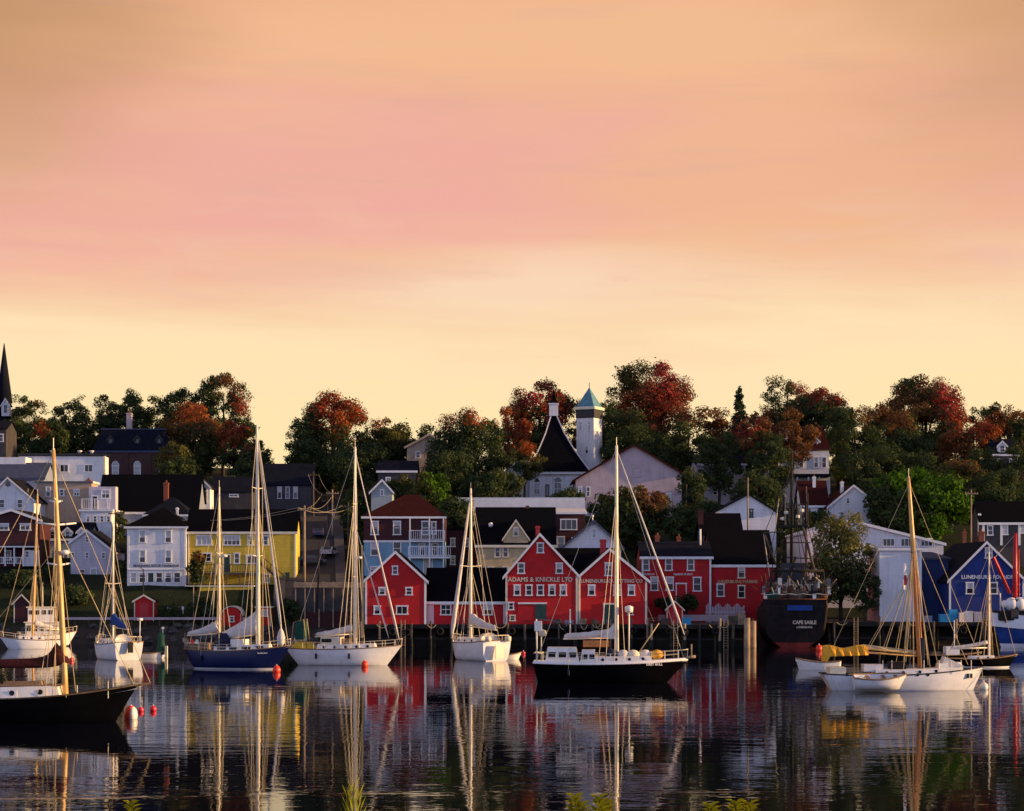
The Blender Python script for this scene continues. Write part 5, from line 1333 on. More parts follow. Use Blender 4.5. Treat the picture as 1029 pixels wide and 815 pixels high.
# ================================================================ boats
class Boat:
    """bow along local +x, waterline at z = 0; heading is the angle of the bow from the picture's right, positive away from us"""
    def __init__(s, name, label, px, D, L, B, heading, fb=(1.5, 1.0, 1.1), cat='sailboat', group='boats at their moorings', transom=.55, rake=(1.4, .7), hullm=('black_gel', 'white_gel', 'antifoul_red'), rail='teak', bulw=.14, boot=.14):
        s.L, s.B, s.D, s.fb, s.tr = L, B, D, fb, transom
        s.h = math.radians(heading)
        s.r = thing(name, label, cat, (PX(px, D), D, 0), s.h, group)
        s.px = px; s.rake = rake
        N = 22; rings = [0, .07, .2, .4, .62, .82]
        rows = []
        for i in range(N + 1):
            t = i / N; hb = s.hb(t); zs = s.sheer(t); row = []
            zl = [zs * (1 - q) + boot * q for q in rings] + [boot, 0.0, -.25, -.55]
            for j, z in enumerate(zl):
                u = (zs - z) / (zs + .55)
                y = hb * (1 - .30 * u ** 2.2 - (.45 * max(0, u - .72) / .28 if u > .72 else 0))
                if t > .7: y *= 1 - .35 * u * (t - .7) / .3
                x = L * (t - .5) - rake[0] * u * (max(0, t - .62) / .38) ** 1.6 + rake[1] * u * (max(0, .38 - t) / .38) ** 1.6
                row.append((x, max(y, .012), z))
            rows.append(row)
        b = MB(); nr = len(rows[0]); vs = []
        for side in (1, -1):
            for row in rows: vs += [(x, side * y, z) for x, y, z in row]
        off = (N + 1) * nr; fs = []; mi = []
        for side in (0, 1):
            for i in range(N):
                for j in range(nr - 1):
                    a = side * off + i * nr + j
                    q = (a, a + 1, a + nr + 1, a + nr)
                    fs.append(q if side else q[::-1])
                    mi.append(0 if j < 6 else (1 if j == 6 else 2))
        for j in range(nr - 1):
            fs.append((j, j + 1, off + j + 1, off + j)); mi.append(0 if j < 6 else (1 if j == 6 else 2))
        b.v = vs; b.f = fs; b.mi = mi; b.sm = [True] * (len(fs) - (nr - 1)) + [False] * (nr - 1)
        s.hull = b.build('hull', [M[m] for m in hullm], s.r)
        b = MB(); vs = []
        for i in range(N + 1):
            t = i / N; y = s.hb(t) * .965; z = s.sheer(t) - bulw
            vs += [(L * (t - .5) * .995, y, z), (L * (t - .5) * .995, 0, z + .06), (L * (t - .5) * .995, -y, z)]
        fs = [(3*i + j, 3*i + 3 + j, 3*i + 4 + j, 3*i + 1 + j)[::-1] for i in range(N) for j in (0, 1)]
        b.add(vs, fs, True); b.build('deck', M['white_paint' if rail != 'dark_trim' else 'teak'], s.r)
        b = MB()
        for side in (1, -1):
            b.tube([(L * (i / N - .5), side * (s.hb(i / N) + .015), s.sheer(i / N) + .02) for i in range(N + 1)], .055, 6)
        b.tube([(-L / 2, -s.hb(0), s.sheer(0) + .02), (-L / 2, s.hb(0), s.sheer(0) + .02)], .055, 6)
        b.build('rub_rail', M[rail], s.r)
    def hb(s, t):
        h = s.B / 2
        if t < .45: return h * (s.tr + (1 - s.tr) * math.sin(math.pi / 2 * (t / .45)))
        return h * max(0.0, 1 - ((t - .45) / .55) ** 2.3)
    def sheer(s, t):
        a, m, c = s.fb[2], s.fb[1], s.fb[0]      # stern, middle, bow
        return a * (1 - t) * (1 - 2 * t) + 4 * m * t * (1 - t) + c * t * (2 * t - 1)
    def z(s, x): return s.sheer(x / s.L + .5)
    def lx(s, px):                                # local x of a picture column, on the centreline
        return (PX(px, s.D) - PX(s.px, s.D)) / math.cos(s.h)
    def Zp(s, py): return PZ(py, s.D)
    def trunk(s, x0, x1, h, wf=.62, m='white_paint', wins=4, name='cabin', win_kind='port', zoff=-.12, wh=.2, slope=.12):
        pts = []; n = 8; z0 = []
        lo = []; hi = []
        for side in (-1, 1):
            seq = range(n + 1) if side < 0 else range(n, -1, -1)
            for i in seq:
                x = x0 + (x1 - x0) * i / n; y = side * s.hb(x / s.L + .5) * wf
                lo.append((x, y, s.z(x) + zoff)); hi.append((x * 1 - (.25 if i == n else 0) * h + (.15 if i == 0 else 0) * h, y * (1 - slope), s.z((x0 + x1) / 2) * .5 + s.z(x) * .5 + zoff + h))
        k = len(lo)
        fs = [(i, (i + 1) % k, k + (i + 1) % k, k + i) for i in range(k)] + [tuple(range(k, 2 * k)), tuple(range(k - 1, -1, -1))]
        c = MB().add(lo + hi, fs).build(name, M[m], s.r)
        for i in range(wins):
            x = x0 + (x1 - x0) * (i + .7) / (wins + .4); i0 = (x - x0) / (x1 - x0) * n; a = int(i0); f = i0 - a
            for side in (-1, 1):
                if side < 0: L0, H0 = Vector(lo[a]).lerp(Vector(lo[a+1]), f), Vector(hi[a]).lerp(Vector(hi[a+1]), f)
                else: L0, H0 = Vector(lo[2*n + 1 - a]).lerp(Vector(lo[2*n - a]), f), Vector(hi[2*n + 1 - a]).lerp(Vector(hi[2*n - a]), f)
                p = L0.lerp(H0, .55); b = MB()
                if win_kind == 'port':
                    b.disc((p.x, p.y - .03, p.z), wh, .06, 12); b.build('porthole', M['glass'], c)
                else:
                    w = (x1 - x0) / (wins + .4) * .36
                    b.prism([(p.x - w, p.z - wh), (p.x + w, p.z - wh), (p.x + w, p.z + wh), (p.x - w, p.z + wh)], p.y - .04, p.y + .04)
                    b.build('cabin_window', M['glass'], c)
        return c
    def mast(s, x, top, r=.1, m='alloy', lean=0.0, spreaders=(.55,), sw=1.1, name='mast', foot=None, m2=None, split=.7):
        z0 = s.z(x) - .2 if foot is None else foot; n = 9
        P = lambda q: Vector((x + lean * q, 0, z0 + (top - z0) * q))
        if m2:
            mo = MB().tube([P(split * i / 6) for i in range(7)], [r * (1 - .2 * i / 6) for i in range(7)], 10).build(name, M[m], s.r)
            MB().tube([P(split + (1 - split) * i / 5) for i in range(6)], [r * .82 * (1 - .4 * i / 5) for i in range(6)], 10).build('topmast', M[m2], mo)
        else:
            mo = MB().tube([P(i / n) for i in range(n + 1)], [r * (1 - .38 * (i / n) ** 2) for i in range(n + 1)], 10).build(name, M[m], s.r)
        for q in spreaders:
            p = P(q); MB().tube([p + Vector((0, -sw, .1)), p, p + Vector((0, sw, .1))], [.03, .05, .03], 5).build('spreader', M['alloy' if m != 'varnish' else 'white_paint'], mo)
        p = P(1); MB().tube([p, p + Vector((0, 0, .7))], .02, 4).lathe([(.03, 0), (.09, .03), (.03, .1)], 6, tuple(p)).build('masthead', M['alloy'], mo)
        return P
    def line(s, a, c, r=.018, m='wire', name='stay'):
        return MB().tube([a, c], r, 5).build(name, M[m], s.r)
    def rig(s, P, x_fwd, x_aft, heights=(1.0, .56), chain=(.0, .5), r=.022, m='wire', sw=1.1, sp=.55, fore=True, back=True, beam=.96):
        if fore: s.line(P(.985), (x_fwd, 0, s.z(x_fwd) + .1), r, m, 'forestay')
        if back: s.line(P(.99), (x_aft, 0, s.z(x_aft) + .1), r, m, 'backstay')
        xm = P(0).x
        for side in (-1, 1):
            yb = lambda x: side * s.hb(x / s.L + .5) * beam
            tip = P(sp) + Vector((0, side * sw, .1))
            MB().tube([P(.97), tip, (xm - .15, yb(xm - .15), s.z(xm))], r, 5).build('shroud', M[m], s.r)
            for hgt, dx in ((sp, -.9), (sp, .7), (.78, -1.5)):
                s.line(P(hgt), (xm + dx, yb(xm + dx), s.z(xm + dx)), r, m, 'shroud')
            s.line(P(.9) + Vector((0, side * .1, 0)), (xm + side * .18, side * .22, s.z(xm) + .8), r * .8, 'rope', 'halyard')
    def genoa(s, a, c, r=.13, m='sailcloth', name='furled_jib'):
        a, c = Vector(a), Vector(c); n = 10
        return MB().tube([a.lerp(c, i / n) for i in range(n + 1)], [r * (.3 + 1.05 * (i / n) ** .7 if i < n else .35) for i in range(n + 1)], 8).build(name, M[m], s.r)
    def boom(s, x0, z0, x1, z1, cover='sailcloth', r=.2, lump=1.6, m='alloy', stack=.35, droop=0.0):
        bo = MB().tube([(x0, 0, z0), (x1, 0, z1)], .075, 8).build('boom', M[m], s.r)
        if cover:
            n = 14; pts = []; rr = []; rn = random.Random(int(s.px))
            for i in range(n + 1):
                t = i / n; g = lump * (1 - t) ** 1.5 + 1
                pts.append((x0 + (x1 - x0) * t * .97 - .05, 0, z0 + (z1 - z0) * t + .06 + r * g * .6 + stack * (1 - t) ** 2)); rr.append(r * g * rn.uniform(.86, 1.12) * (.4 if i == n else 1))
            MB().tube(pts, rr, 9, flat=.6).build('sail_cover', M[cover], bo)
        return bo
    def lifelines(s, t0=.06, t1=.94, h=.62, n=9, m='alloy'):
        rail = MB()
        for side in (-1, 1):
            pts = []
            for i in range(n + 1):
                t = t0 + (t1 - t0) * i / n; x = s.L * (t - .5); y = side * s.hb(t) * .94
                MB().tube([(x, y, s.sheer(t) - .05), (x, y, s.sheer(t) + h)], .022, 5).build('stanchion', M[m], s.r)
                pts.append((x, y, s.sheer(t) + h))
            for dz in (0, -.3): rail.tube([(x, y, z + dz) for x, y, z in pts], .012, 4)
        rail.build('lifeline', M[m], s.r)
        x = s.L * (t1 - .5); xe = s.L * .497; y = s.hb(t1) * .94; z = s.sheer(t1) + h
        MB().tube([(x, y, z), (xe, y * .35, z + .08), (xe + .06, 0, z + .1), (xe, -y * .35, z + .08), (x, -y, z)], .03, 6).tube([(xe, 0, s.sheer(1)), (xe + .05, 0, z + .08)], .025, 5).build('pulpit', M[m], s.r)
        x = s.L * (t0 - .5); xe = -s.L * .495; y = s.hb(t0) * .94; z = s.sheer(t0) + h
        MB().tube([(x, y, z), (xe, y * .9, z), (xe, -y * .9, z), (x, -y, z)], .03, 6).build('pushpit', M[m], s.r)
    def fenders(s, xs, side=-1, m='white_paint'):
        for x in xs:
            y = side * (s.hb(x / s.L + .5) + .12)
            f = MB().lathe([(.03, -.36), (.11, -.28), (.12, .1), (.05, .22)], 8, (x, y, s.z(x) * .62)).build('fender', M[m], s.r)
            MB().tube([(x, y, s.z(x) * .62 + .2), (x, y * .97, s.z(x) + .3)], .014, 4).build('lanyard', M['rope'], f)
    def hood(s, x0, x1, zb, h, w, m='navy_canvas', name='sprayhood'):
        n = 8; vs = []; 
        for x, k in ((x0, 1), (x0 + (x1 - x0) * .55, .98), (x1, .12)):
            for i in range(n + 1):
                a = math.pi * i / n; vs.append((x, -w / 2 * math.cos(a), zb + h * k * math.sin(a) ** .7))
        fs = [(j * (n+1) + i, j * (n+1) + i + 1, (j+1) * (n+1) + i + 1, (j+1) * (n+1) + i) for j in (0, 1) for i in range(n)] + [tuple(range(n + 1))]
        return MB().add(vs, fs, True).build(name, M[m], s.r)
    def box(s, x0, x1, y0, y1, z0, z1, m, name): return MB().bx(x0, x1, y0, y1, z0, z1).build(name, M[m], s.r)
    def name_text(s, body, x, zt, w, h, m='letter_white', side=-1):
        t = x / s.L + .5; y = side * s.hb(t); sl = math.atan2(s.hb(t + .03) - s.hb(t - .03), .06 * s.L)
        return text_mesh(body, h, w, 'lettering', M[m], s.r, (x, y - .05, zt), math.pi / 2 + .08, -sl)

# A ---- black gaff boat cut by the left edge
D = 117.0; a = Boat('sailboat', 'near black sailboat with a wine red furled sail, cut by the left edge', 30, D, 12.6, 3.5, 2, (2.15, 1.45, 1.55), hullm=('black_gel', 'black_gel', 'antifoul_dark'), rail='old_timber', rake=(1.6, 1.2), transom=.5, bulw=.25)
xm = a.lx(66)
P = a.mast(xm, a.Zp(452), .17, 'spruce', a.lx(53.5) - xm, (.8,), .55, foot=1.2)
mo = [o for o in a.r.children if o.name.startswith('mast')][0]
for py, half in ((505, .42), (527.5, 1.3), (568, .75)):
    q = (a.Zp(py) - 1.2) / (a.Zp(452) - 1.2); p = P(q)
    MB().tube([p + Vector((-half * .9, -half * .3, .12)), p + Vector((0, -.05, 0)), p + Vector((half * .8, half * .3, .12))], [.05, .08, .05], 6).build('spreader', M['white_paint'], mo)
p = P((a.Zp(556) - 1.2) / (a.Zp(452) - 1.2)); MB().lathe([(.05, -.1), (.26, .0), (.24, .14), (.03, .2)], 10, (p.x + .42, -.2, p.z)).build('radar', M['white_paint'], mo)
a.trunk(-3.6, a.lx(63), .78, .62, 'white_paint', 3, wh=.16); a.trunk(-1.6, 1.0, 1.05, .3, 'teak', 0, 'hatch')
a.box(-3.7, a.lx(63) + .05, -.9, .9, 2.12, 2.17, 'teak', 'cabin_top') 
a.boom(xm - .2, a.Zp(660), -6.2, a.Zp(671), None, m='varnish')
n = 16; pts = []; rr = []
for i in range(n + 1):
    t = i / n; x = xm - .15 - 6.2 * t
    up = 1.35 * math.exp(-(t / .09) ** 1.3); pts.append((x, 0, a.Zp(668) - .1 * t + up * .45 + .12)); rr.append((.33 - .1 * t) + up * .32)
MB().tube(pts, rr, 9, flat=.45).build('furled_sail', M['wine_canvas'], a.r)
MB().tube([(5.2, 0, a.z(5.2) - .02), (a.lx(151), 0, a.Zp(686.5))], [.11, .06], 8).build('bowsprit', M['old_timber'], a.r)
a.line(P(.97), (a.lx(150), 0, a.Zp(686)), .022, 'rope', 'forestay'); a.line(P(.7), (6.1, 0, a.z(6.1)), .022, 'rope', 'forestay')
a.line(P(.99), (-6.2, 0, 1.6), .022, 'rope', 'backstay'); a.line(P(.62), (-5.6, .9, 1.6), .022, 'rope', 'backstay')
for s_ in (-1, 1):
    for q, dx in ((.95, -.3), (.73, .3), (.73, -.9), (.5, -1.4), (.5, -.5)): a.line(P(q), (xm + dx, s_ * 1.55, 1.5), .02, 'rope', 'shroud')
for i in range(7): MB().tube([(-5.5 + i * 1.7, -a.hb(.5 + (-5.5 + i * 1.7) / 12.6) * .95, 1.4), (-5.5 + i * 1.7, -a.hb(.5 + (-5.5 + i * 1.7) / 12.6) * .95, a.z(-5.5 + i * 1.7) + .5)], .025, 5).build('stanchion', M['alloy'], a.r)

# B ---- white sloop and passenger boat at far left
D = 243.0; b_ = Boat('sailboat', 'white sailboat with a golden mast in front of the two deck passenger boat', 31, D, 7.4, 2.6, 200, (1.5, 1.1, 1.1), hullm=('white_gel', 'white_gel', 'antifoul_dark'))
P = b_.mast(-.2, b_.Zp(497), .15, 'spruce', -.6, (.5, .75), .7); b_.trunk(-1.6, 1.6, .6, .6, wins=3, wh=.13); b_.rig(P, 3.5, -3.5, sw=.7, r=.025, m='rope'); b_.boom(-.4, 2.5, -3.4, 2.3, 'sailcloth', .16); b_.lifelines(n=5)
D = 252.0; p_ = Boat('passenger_boat', 'white passenger boat with two rows of windows moored at far left', 47, D, 7.4, 3.0, 12, (1.9, 1.4, 1.2), cat='passenger boat', hullm=('white_gel', 'blue_gel', 'antifoul_dark'), transom=.85)
z1 = p_.Zp(634)
for (x0, x1, za, zb_, nw) in ((-2.6, 1.5, 1.0, 3.0, 5), (-2.3, .9, 3.1, 4.9, 4)):
    c = p_.box(x0, x1, -1.1, 1.1, za, zb_, 'white_paint', 'deckhouse')
    MB().bx(x0 - .2, x1 + .2, -1.25, 1.25, zb_, zb_ + .12).build('deckhouse_roof', M['cream_trim'], c)
    for i in range(nw):
        w = (x1 - x0) / nw
        MB().bx(x0 + w * (i + .2), x0 + w * (i + .8), -1.14, -1.09, za + .95, zb_ - .3).build('cabin_window', M['glass'], c)
p_.lifelines(n=7); P = p_.mast(-.5, 7.4, .06, 'alloy', 0, (), foot=5.0)

# C ---- white boat seen from astern
D = 211.0; c_ = Boat('sailboat', 'white sailboat with a blue sail cover seen from its broad stern at left', 115, D, 8.6, 3.7, 122, (1.9, 1.6, 1.9), hullm=('white_gel', 'white_gel', 'antifoul_dark'), transom=.82, rake=(1.3, .35))
P = c_.mast(.4, c_.Zp(536), .12, 'alloy', .0, (.55,), .9); c_.trunk(-1.8, 2.4, .6, .62, wins=3, wh=.14); c_.rig(P, 4.6, -4.6, sw=.9, r=.022)
c_.boom(.2, 3.4, -4.0, 3.2, 'blue_canvas', .24); c_.lifelines(n=6); c_.hood(-2.6, -1.5, 1.6, 1.1, 1.9, 'white_paint')
MB().tube([(-4.4, -1.1, 1.8), (-4.5, -1.1, 4.2)], .05, 6).lathe([(.05, 0), (.3, .05), (.3, .25), (.05, .3)], 10, (-4.5, -1.1, 4.1)).build('radar_post', M['white_paint'], c_.r)
MB().bx(-4.75, -4.5, -.25, .25, .8, 1.9).build('outboard_motor', M['black_canvas'], c_.r)
# skiff beside it with green tarpaulin
def skiff(label, px, D, L, heading, m='white_gel', fb=.5, inner='teak', group='small open boats'):
    s = Boat('rowing_boat', label, px, D, L, L * .38, heading, (fb * 1.5, fb, fb * 1.1), cat='rowing boat', group=group, transom=.7, rake=(.5, .1), hullm=(m, m, m), bulw=.28, rail='teak', boot=.04)
    for x in (-.22, .08, .3): s.box(L * x - .12, L * x + .12, -s.hb(x + .5) * .9, s.hb(x + .5) * .9, s.z(L * x) - .14, s.z(L * x) - .08, inner, 'thwart')
    return s
sk = skiff('white skiff with an upright dark green tarpaulin right of the stern-on white boat', 152, 214, 3.4, -4)
MB().lathe([(.42, 0), (.5, .5), (.36, 1.5), (.42, 2.0), (.2, 2.5), (.05, 2.62)], 9, (1.1, 0, .35), 1, .8).build('tarpaulin', M['green_canvas'], sk.r)
MB().tube([(1.25, -.1, .4), (1.3, -.1, 3.2)], .035, 6).ball((1.3, -.1, 3.2), .16, 8).build('pole', M['white_paint'], sk.r)
MB().bx(1.62, 1.86, -.5, -.2, -.1, 1.3).build('fender', M['cream_trim'], sk.r)

# D ---- blue ketch
D = 187.0; d_ = Boat('ketch', 'dark blue two masted ketch with grey white sail covers', 240, D, 10.4, 3.4, -16, (2.25, 1.75, 1.85), cat='sailboat', hullm=('blue_gel', 'white_gel', 'antifoul_dark'), rake=(1.7, 1.3), transom=.55)
xm, xz = d_.lx(260.5), d_.lx(219.5)
P = d_.mast(xm, d_.Zp(428), .19, 'alloy', -.15, (.42, .72), 1.2); Q = d_.mast(xz, d_.Zp(490), .11, 'alloy', 0, (.6,), .75, 'mizzen_mast')
d_.rig(P, 5.0, xz + .3, sw=1.2, sp=.72, r=.022, back=False); d_.rig(Q, xm - .3, -5.1, sw=.75, sp=.6, r=.022, fore=False)
d_.genoa(P(.985), (d_.lx(285), 0, d_.Zp(640)), .10); d_.line(P(.7), (3.6, 0, 2.2), .025, 'rope', 'forestay')
d_.boom(xm - .15, d_.Zp(637), xz + .25, d_.Zp(643), None)
n = 12; pts = []; rr = []                        # mainsail heaped up at the mast, sloping aft
vs = []
for i in range(n + 1):
    t = i / n; x = xm - .1 + (xz + .35 - xm) * t
    zt, zb = d_.Zp(612 + 24 * t ** .8), d_.Zp(637 + 5 * t); w = .30 - .10 * t
    vs += [(x, -w, zb), (x, -w * .9, zb + (zt - zb) * .5), (x, -.05, zt), (x, .05, zt), (x, w * .9, zb + (zt - zb) * .5), (x, w, zb)]
fs = [(6*i + j, 6*i + (j+1) % 6, 6*i + 6 + (j+1) % 6, 6*i + 6 + j) for i in range(n) for j in range(6)] + [(5,4,3,2,1,0), tuple(6*n + j for j in range(6))]
MB().add(vs, fs, True).build('sail_cover', M['sailcloth'], d_.r)
d_.boom(xz - .1, d_.Zp(637), -5.3, d_.Zp(639), 'sailcloth', .2, 1.8)
d_.trunk(-2.2, 3.2, .62, .6, wins=4, win_kind='long', wh=.13); d_.hood(-2.0, -.4, 2.15, 1.25, 2.1, 'navy_canvas'); d_.lifelines(n=9)
d_.box(-.5, .7, -.8, .8, 2.2, 2.8, 'white_paint', 'companionway'); d_.box(-4.7, -3.4, -1.05, 1.05, 1.8, 2.35, 'teak', 'cockpit_coaming')
MB().lathe([(.12, 0), (.34, .25), (.40, .8), (.24, 1.35), (.05, 1.7)], 10, (4.35, -.2, 2.2)).build('sail_bag', M['sailcloth'], d_.r)
for i, (x, m) in enumerate(((-4.9, 'pale_timber'), (-4.4, 'buoy_red'), (-3.9, 'white_paint'))): MB().lathe([(.16, 0), (.2, .3), (.14, .75)], 8, (x, -.8, 2.0)).build('locker', M[m], d_.r)
MB().tube([(-5.1, -.9, 1.9), (-5.1, -.9, 3.4)], .04, 5).bx(-5.3, -4.9, -1.0, -.8, 2.5, 2.9).build('stern_gallows', M['pale_timber'], d_.r)
MB().tube([(xz, -.15, d_.Zp(560)), (xz + .55, -.15, d_.Zp(559))], .04, 5).lathe([(.05, 0), (.28, .04), (.28, .22), (.05, .28)], 10, (xz + .6, -.15, d_.Zp(560))).build('radar', M['white_paint'], d_.r)
d_.name_text('MARIAH', 2.9, 1.55, .9, .17)

# E ---- white sloop
D = 196.0; e_ = Boat('sailboat', 'white sloop with a yellow tarpaulin over its stern and cream sail cover', 346, D, 11.5, 3.3, -6, (1.95, 1.6, 1.65), hullm=('white_gel', 'white_gel', 'black_gel'), rake=(1.9, 1.7), transom=.42, rail='teak', boot=.05)
xm = e_.lx(357)
P = e_.mast(xm, e_.Zp(450), .18, 'alloy', .0, (.36, .72), 1.0)
e_.rig(P, 5.4, -5.3, sw=1.0, sp=.72, r=.022); e_.genoa(P(.97), (e_.lx(402), 0, e_.Zp(645)), .075); e_.genoa(P(.62), (e_.lx(391), 0, e_.Zp(641)), .06, name='furled_staysail')
e_.boom(xm - .2, e_.Zp(637), e_.lx(316), e_.Zp(640), 'sailcloth', .24, .5); e_.trunk(-2.6, 3.2, .58, .62, wins=5, wh=.15)
e_.box(-2.2, -.2, -.9, .9, 2.0, 2.75, 'cream_trim', 'dodger'); e_.box(-2.1, -1.1, -.94, -.9, 2.25, 2.6, 'glass', 'dodger_window')
MB().lathe([(1.0, 0), (.95, .25), (.6, .65), (.1, .8)], 12, (-4.1, 0, 1.55), 1.35, .9).build('tarpaulin', M['yellow_tarp'], e_.r)
MB().lathe([(.55, 0), (.5, .3), (.1, .5)], 10, (-4.4, 0, 2.35), 1.2, .8).build('cover', M['white_paint'], e_.r)
for s_ in (-1, 1): MB().tube([(-5.2, s_ * .8, 1.6), (-4.9, s_ * .8, 4.2), (-3.9, s_ * .8, 4.5), (-3.6, s_ * .8, 1.7)], .06, 6).build('davit', M['pale_timber'], e_.r)
MB().bx(-4.8, -3.9, -.75, .75, 2.5, 4.3).build('spray_screen', M['green_canvas'], e_.r)
e_.lifelines(n=9); e_.box(-.6, .6, -.5, .5, 2.1, 2.6, 'teak', 'hatch')
MB().tube([(e_.lx(364), 0, e_.Zp(548)), (e_.lx(364) + .1, 0, e_.Zp(640))], .1, 7).build('spinnaker_pole', M['rope'], e_.r)
MB().lathe([(.05, 0), (.3, .06), (.3, .24), (.05, .3)], 10, (xm + .45, 0, e_.Zp(562))).build('radar', M['white_paint'], e_.r)

# F ---- white boat with the golden furled genoa
D = 209.0; f_ = Boat('sailboat', 'white sailboat seen end-on with a thick furled jib before the red warehouses', 477.5, D, 8.8, 3.9, 122, (2.0, 1.8, 2.1), hullm=('white_gel', 'white_gel', 'antifoul_dark'), transom=.85, rake=(1.2, .3))
P = f_.mast(.9, f_.Zp(491), .17, 'alloy', 0, (.5,), 1.3); f_.rig(P, 4.8, -4.8, sw=1.3, sp=.5, r=.022)
f_.genoa(P(.97), (4.7, .15, 2.1), .20, 'gold_canvas' if False else 'sailcloth'); f_.boom(.7, 3.5, -4.2, 3.2, 'sailcloth', .26, 1.4)
f_.trunk(-2.2, 2.6, .62, .64, wins=3, wh=.14); f_.lifelines(n=6); f_.hood(-2.9, -1.7, 1.7, 1.2, 2.2, 'sailcloth')
for y in (-1.2, 1.2): MB().lathe([(.1, 0), (.34, .1), (.34, .5), (.1, .6)], 10, (-4.6, y, 2.0)).build('life_ring', M['cream_trim'], f_.r)
MB().bx(-4.95, -4.85, -.5, .5, .3, 1.7).build('boarding_ladder', M['alloy'], f_.r)
skiff('small pale rowing boat tied right of the end-on white sailboat', 512, 210, 2.5, 4, 'white_paint')

# G ---- black motorsailer in the middle
D = 163.0; g_ = Boat('motorsailer', 'black hulled motorsailer with a white pilothouse in front of the red warehouses', 613.5, D, 12.6, 3.7, -3, (1.8, 1.5, 1.55), cat='sailboat', hullm=('black_gel', 'black_gel', 'antifoul_dark'), rake=(2.2, .5), transom=.62, rail='white_paint', bulw=.1)
xm = g_.lx(619.5)
b = MB()
for side in (-1, 1):
    pts = [(g_.L * (t - .5), side * g_.hb(t) * 1.0, g_.sheer(t)) for t in np.linspace(.0, .995, 18)]
    b.add([(x, y, z - .02) for x, y, z in pts] + [(x, y * .97, z + .2) for x, y, z in pts] + [(x, y * .94, z + .2) for x, y, z in pts] + [(x, y * .95, z - .02) for x, y, z in pts],
          [(i + 18 * j, i + 1 + 18 * j, i + 1 + 18 * (j + 1), i + 18 * (j + 1)) for i in range(17) for j in range(3)])
b.build('bulwark', M['white_gel'], g_.r)
P = g_.mast(xm, g_.Zp(448), .18, 'alloy', 0, (.32, .74), 1.25); g_.rig(P, 6.0, -6.1, sw=1.25, sp=.74, r=.022)
g_.genoa(P(.985), (g_.lx(687.5), 0, g_.Zp(638)), .075); g_.line(P(.6), (g_.lx(657), 0, g_.Zp(625)), .022, 'rope', 'forestay')
MB().tube([(g_.lx(641), -.2, g_.Zp(657)), (g_.lx(662), -.2, g_.Zp(626))], .05, 6).build('whisker_pole', M['rope'], g_.r)
g_.boom(xm - .15, g_.Zp(641), g_.lx(566), g_.Zp(642), 'sailcloth', .24, .4, stack=.2)
MB().add([(xm - .1, -.08, g_.Zp(625)), (xm - .1, .08, g_.Zp(625)), (xm - .1, .25, g_.Zp(642)), (xm - .1, -.25, g_.Zp(642)), (xm - 1.3, .2, g_.Zp(641)), (xm - 1.3, -.2, g_.Zp(641))], [(0, 1, 2, 3), (0, 5, 4, 1), (0, 3, 5), (1, 4, 2), (2, 4, 5, 3)]).build('sail_head', M['sailcloth'], g_.r)
g_.trunk(-1.4, 3.4, .55, .62, wins=4, wh=.13, zoff=.05); g_.trunk(g_.lx(548), g_.lx(583), 1.35, .62, 'white_paint', 3, 'pilothouse', 'long', .0, .22)
g_.trunk(g_.lx(583), g_.lx(600), 1.15, .6, 'white_paint', 2, 'pilothouse', 'long', .0, .2)
g_.box(g_.lx(586), g_.lx(612), -.55, .55, g_.Zp(650), g_.Zp(644), 'varnish', 'skylight')
g_.lifelines(n=10, h=.85)
MB().tube([(-6.0, -.6, 1.7), (-6.05, -.6, g_.Zp(622))], .06, 6).bx(-6.2, -5.6, -.9, -.3, g_.Zp(634), g_.Zp(624)).build('stern_arch', M['white_paint'], g_.r)
MB().tube([(-5.7, .5, 1.7), (-5.7, .5, g_.Zp(630))], .05, 6).lathe([(.05, 0), (.35, .1), (.3, .5), (.05, .6)], 9, (-5.6, .4, g_.Zp(640))).build('liferaft', M['cream_trim'], g_.r)
MB().tube([(g_.lx(573), .2, g_.Zp(642)), (g_.lx(573), .2, g_.Zp(612))], .06, 6).build('mizzen_post', M['alloy'], g_.r)
MB().tube([(-5.9, .1, g_.Zp(622)), (g_.lx(575), .1, g_.Zp(627))], .04, 5).build('awning_pole', M['steel_grey'], g_.r)
MB().lathe([(.1, 0), (.33, .12), (.35, .5), (.1, .62)], 10, (g_.lx(632), -.2, g_.Zp(616))).build('radar', M['white_paint'], g_.r)
MB().tube([(g_.lx(632), -.2, 1.9), (g_.lx(632), -.2, g_.Zp(612))], .06, 6).build('radar_post', M['alloy'], g_.r)
for px_, m in ((626, 'sailcloth'), (636, 'cream_trim'), (648, 'sailcloth'), (660, 'gold_canvas')): MB().ball((g_.lx(px_), rnd.uniform(-.6, .2), 2.25), .5, 9, (1.1, .8, .8)).build('deck_bundle', M[m], g_.r)
MB().ball((g_.lx(614), -.5, 2.3), .55, 9, (1.0, .7, .8)).build('dark_bundle', M['navy_canvas'], g_.r)
MB().tube([(6.2, 0, 2.0), (6.95, 0, 2.1)], .12, 7).tube([(6.6, 0, 2.1), (6.6, 0, 3.1)], .06, 6).build('anchor_roller', M['pale_timber'], g_.r)
g_.name_text('GREY BULL', g_.lx(657), g_.Zp(667), 1.4, .26)

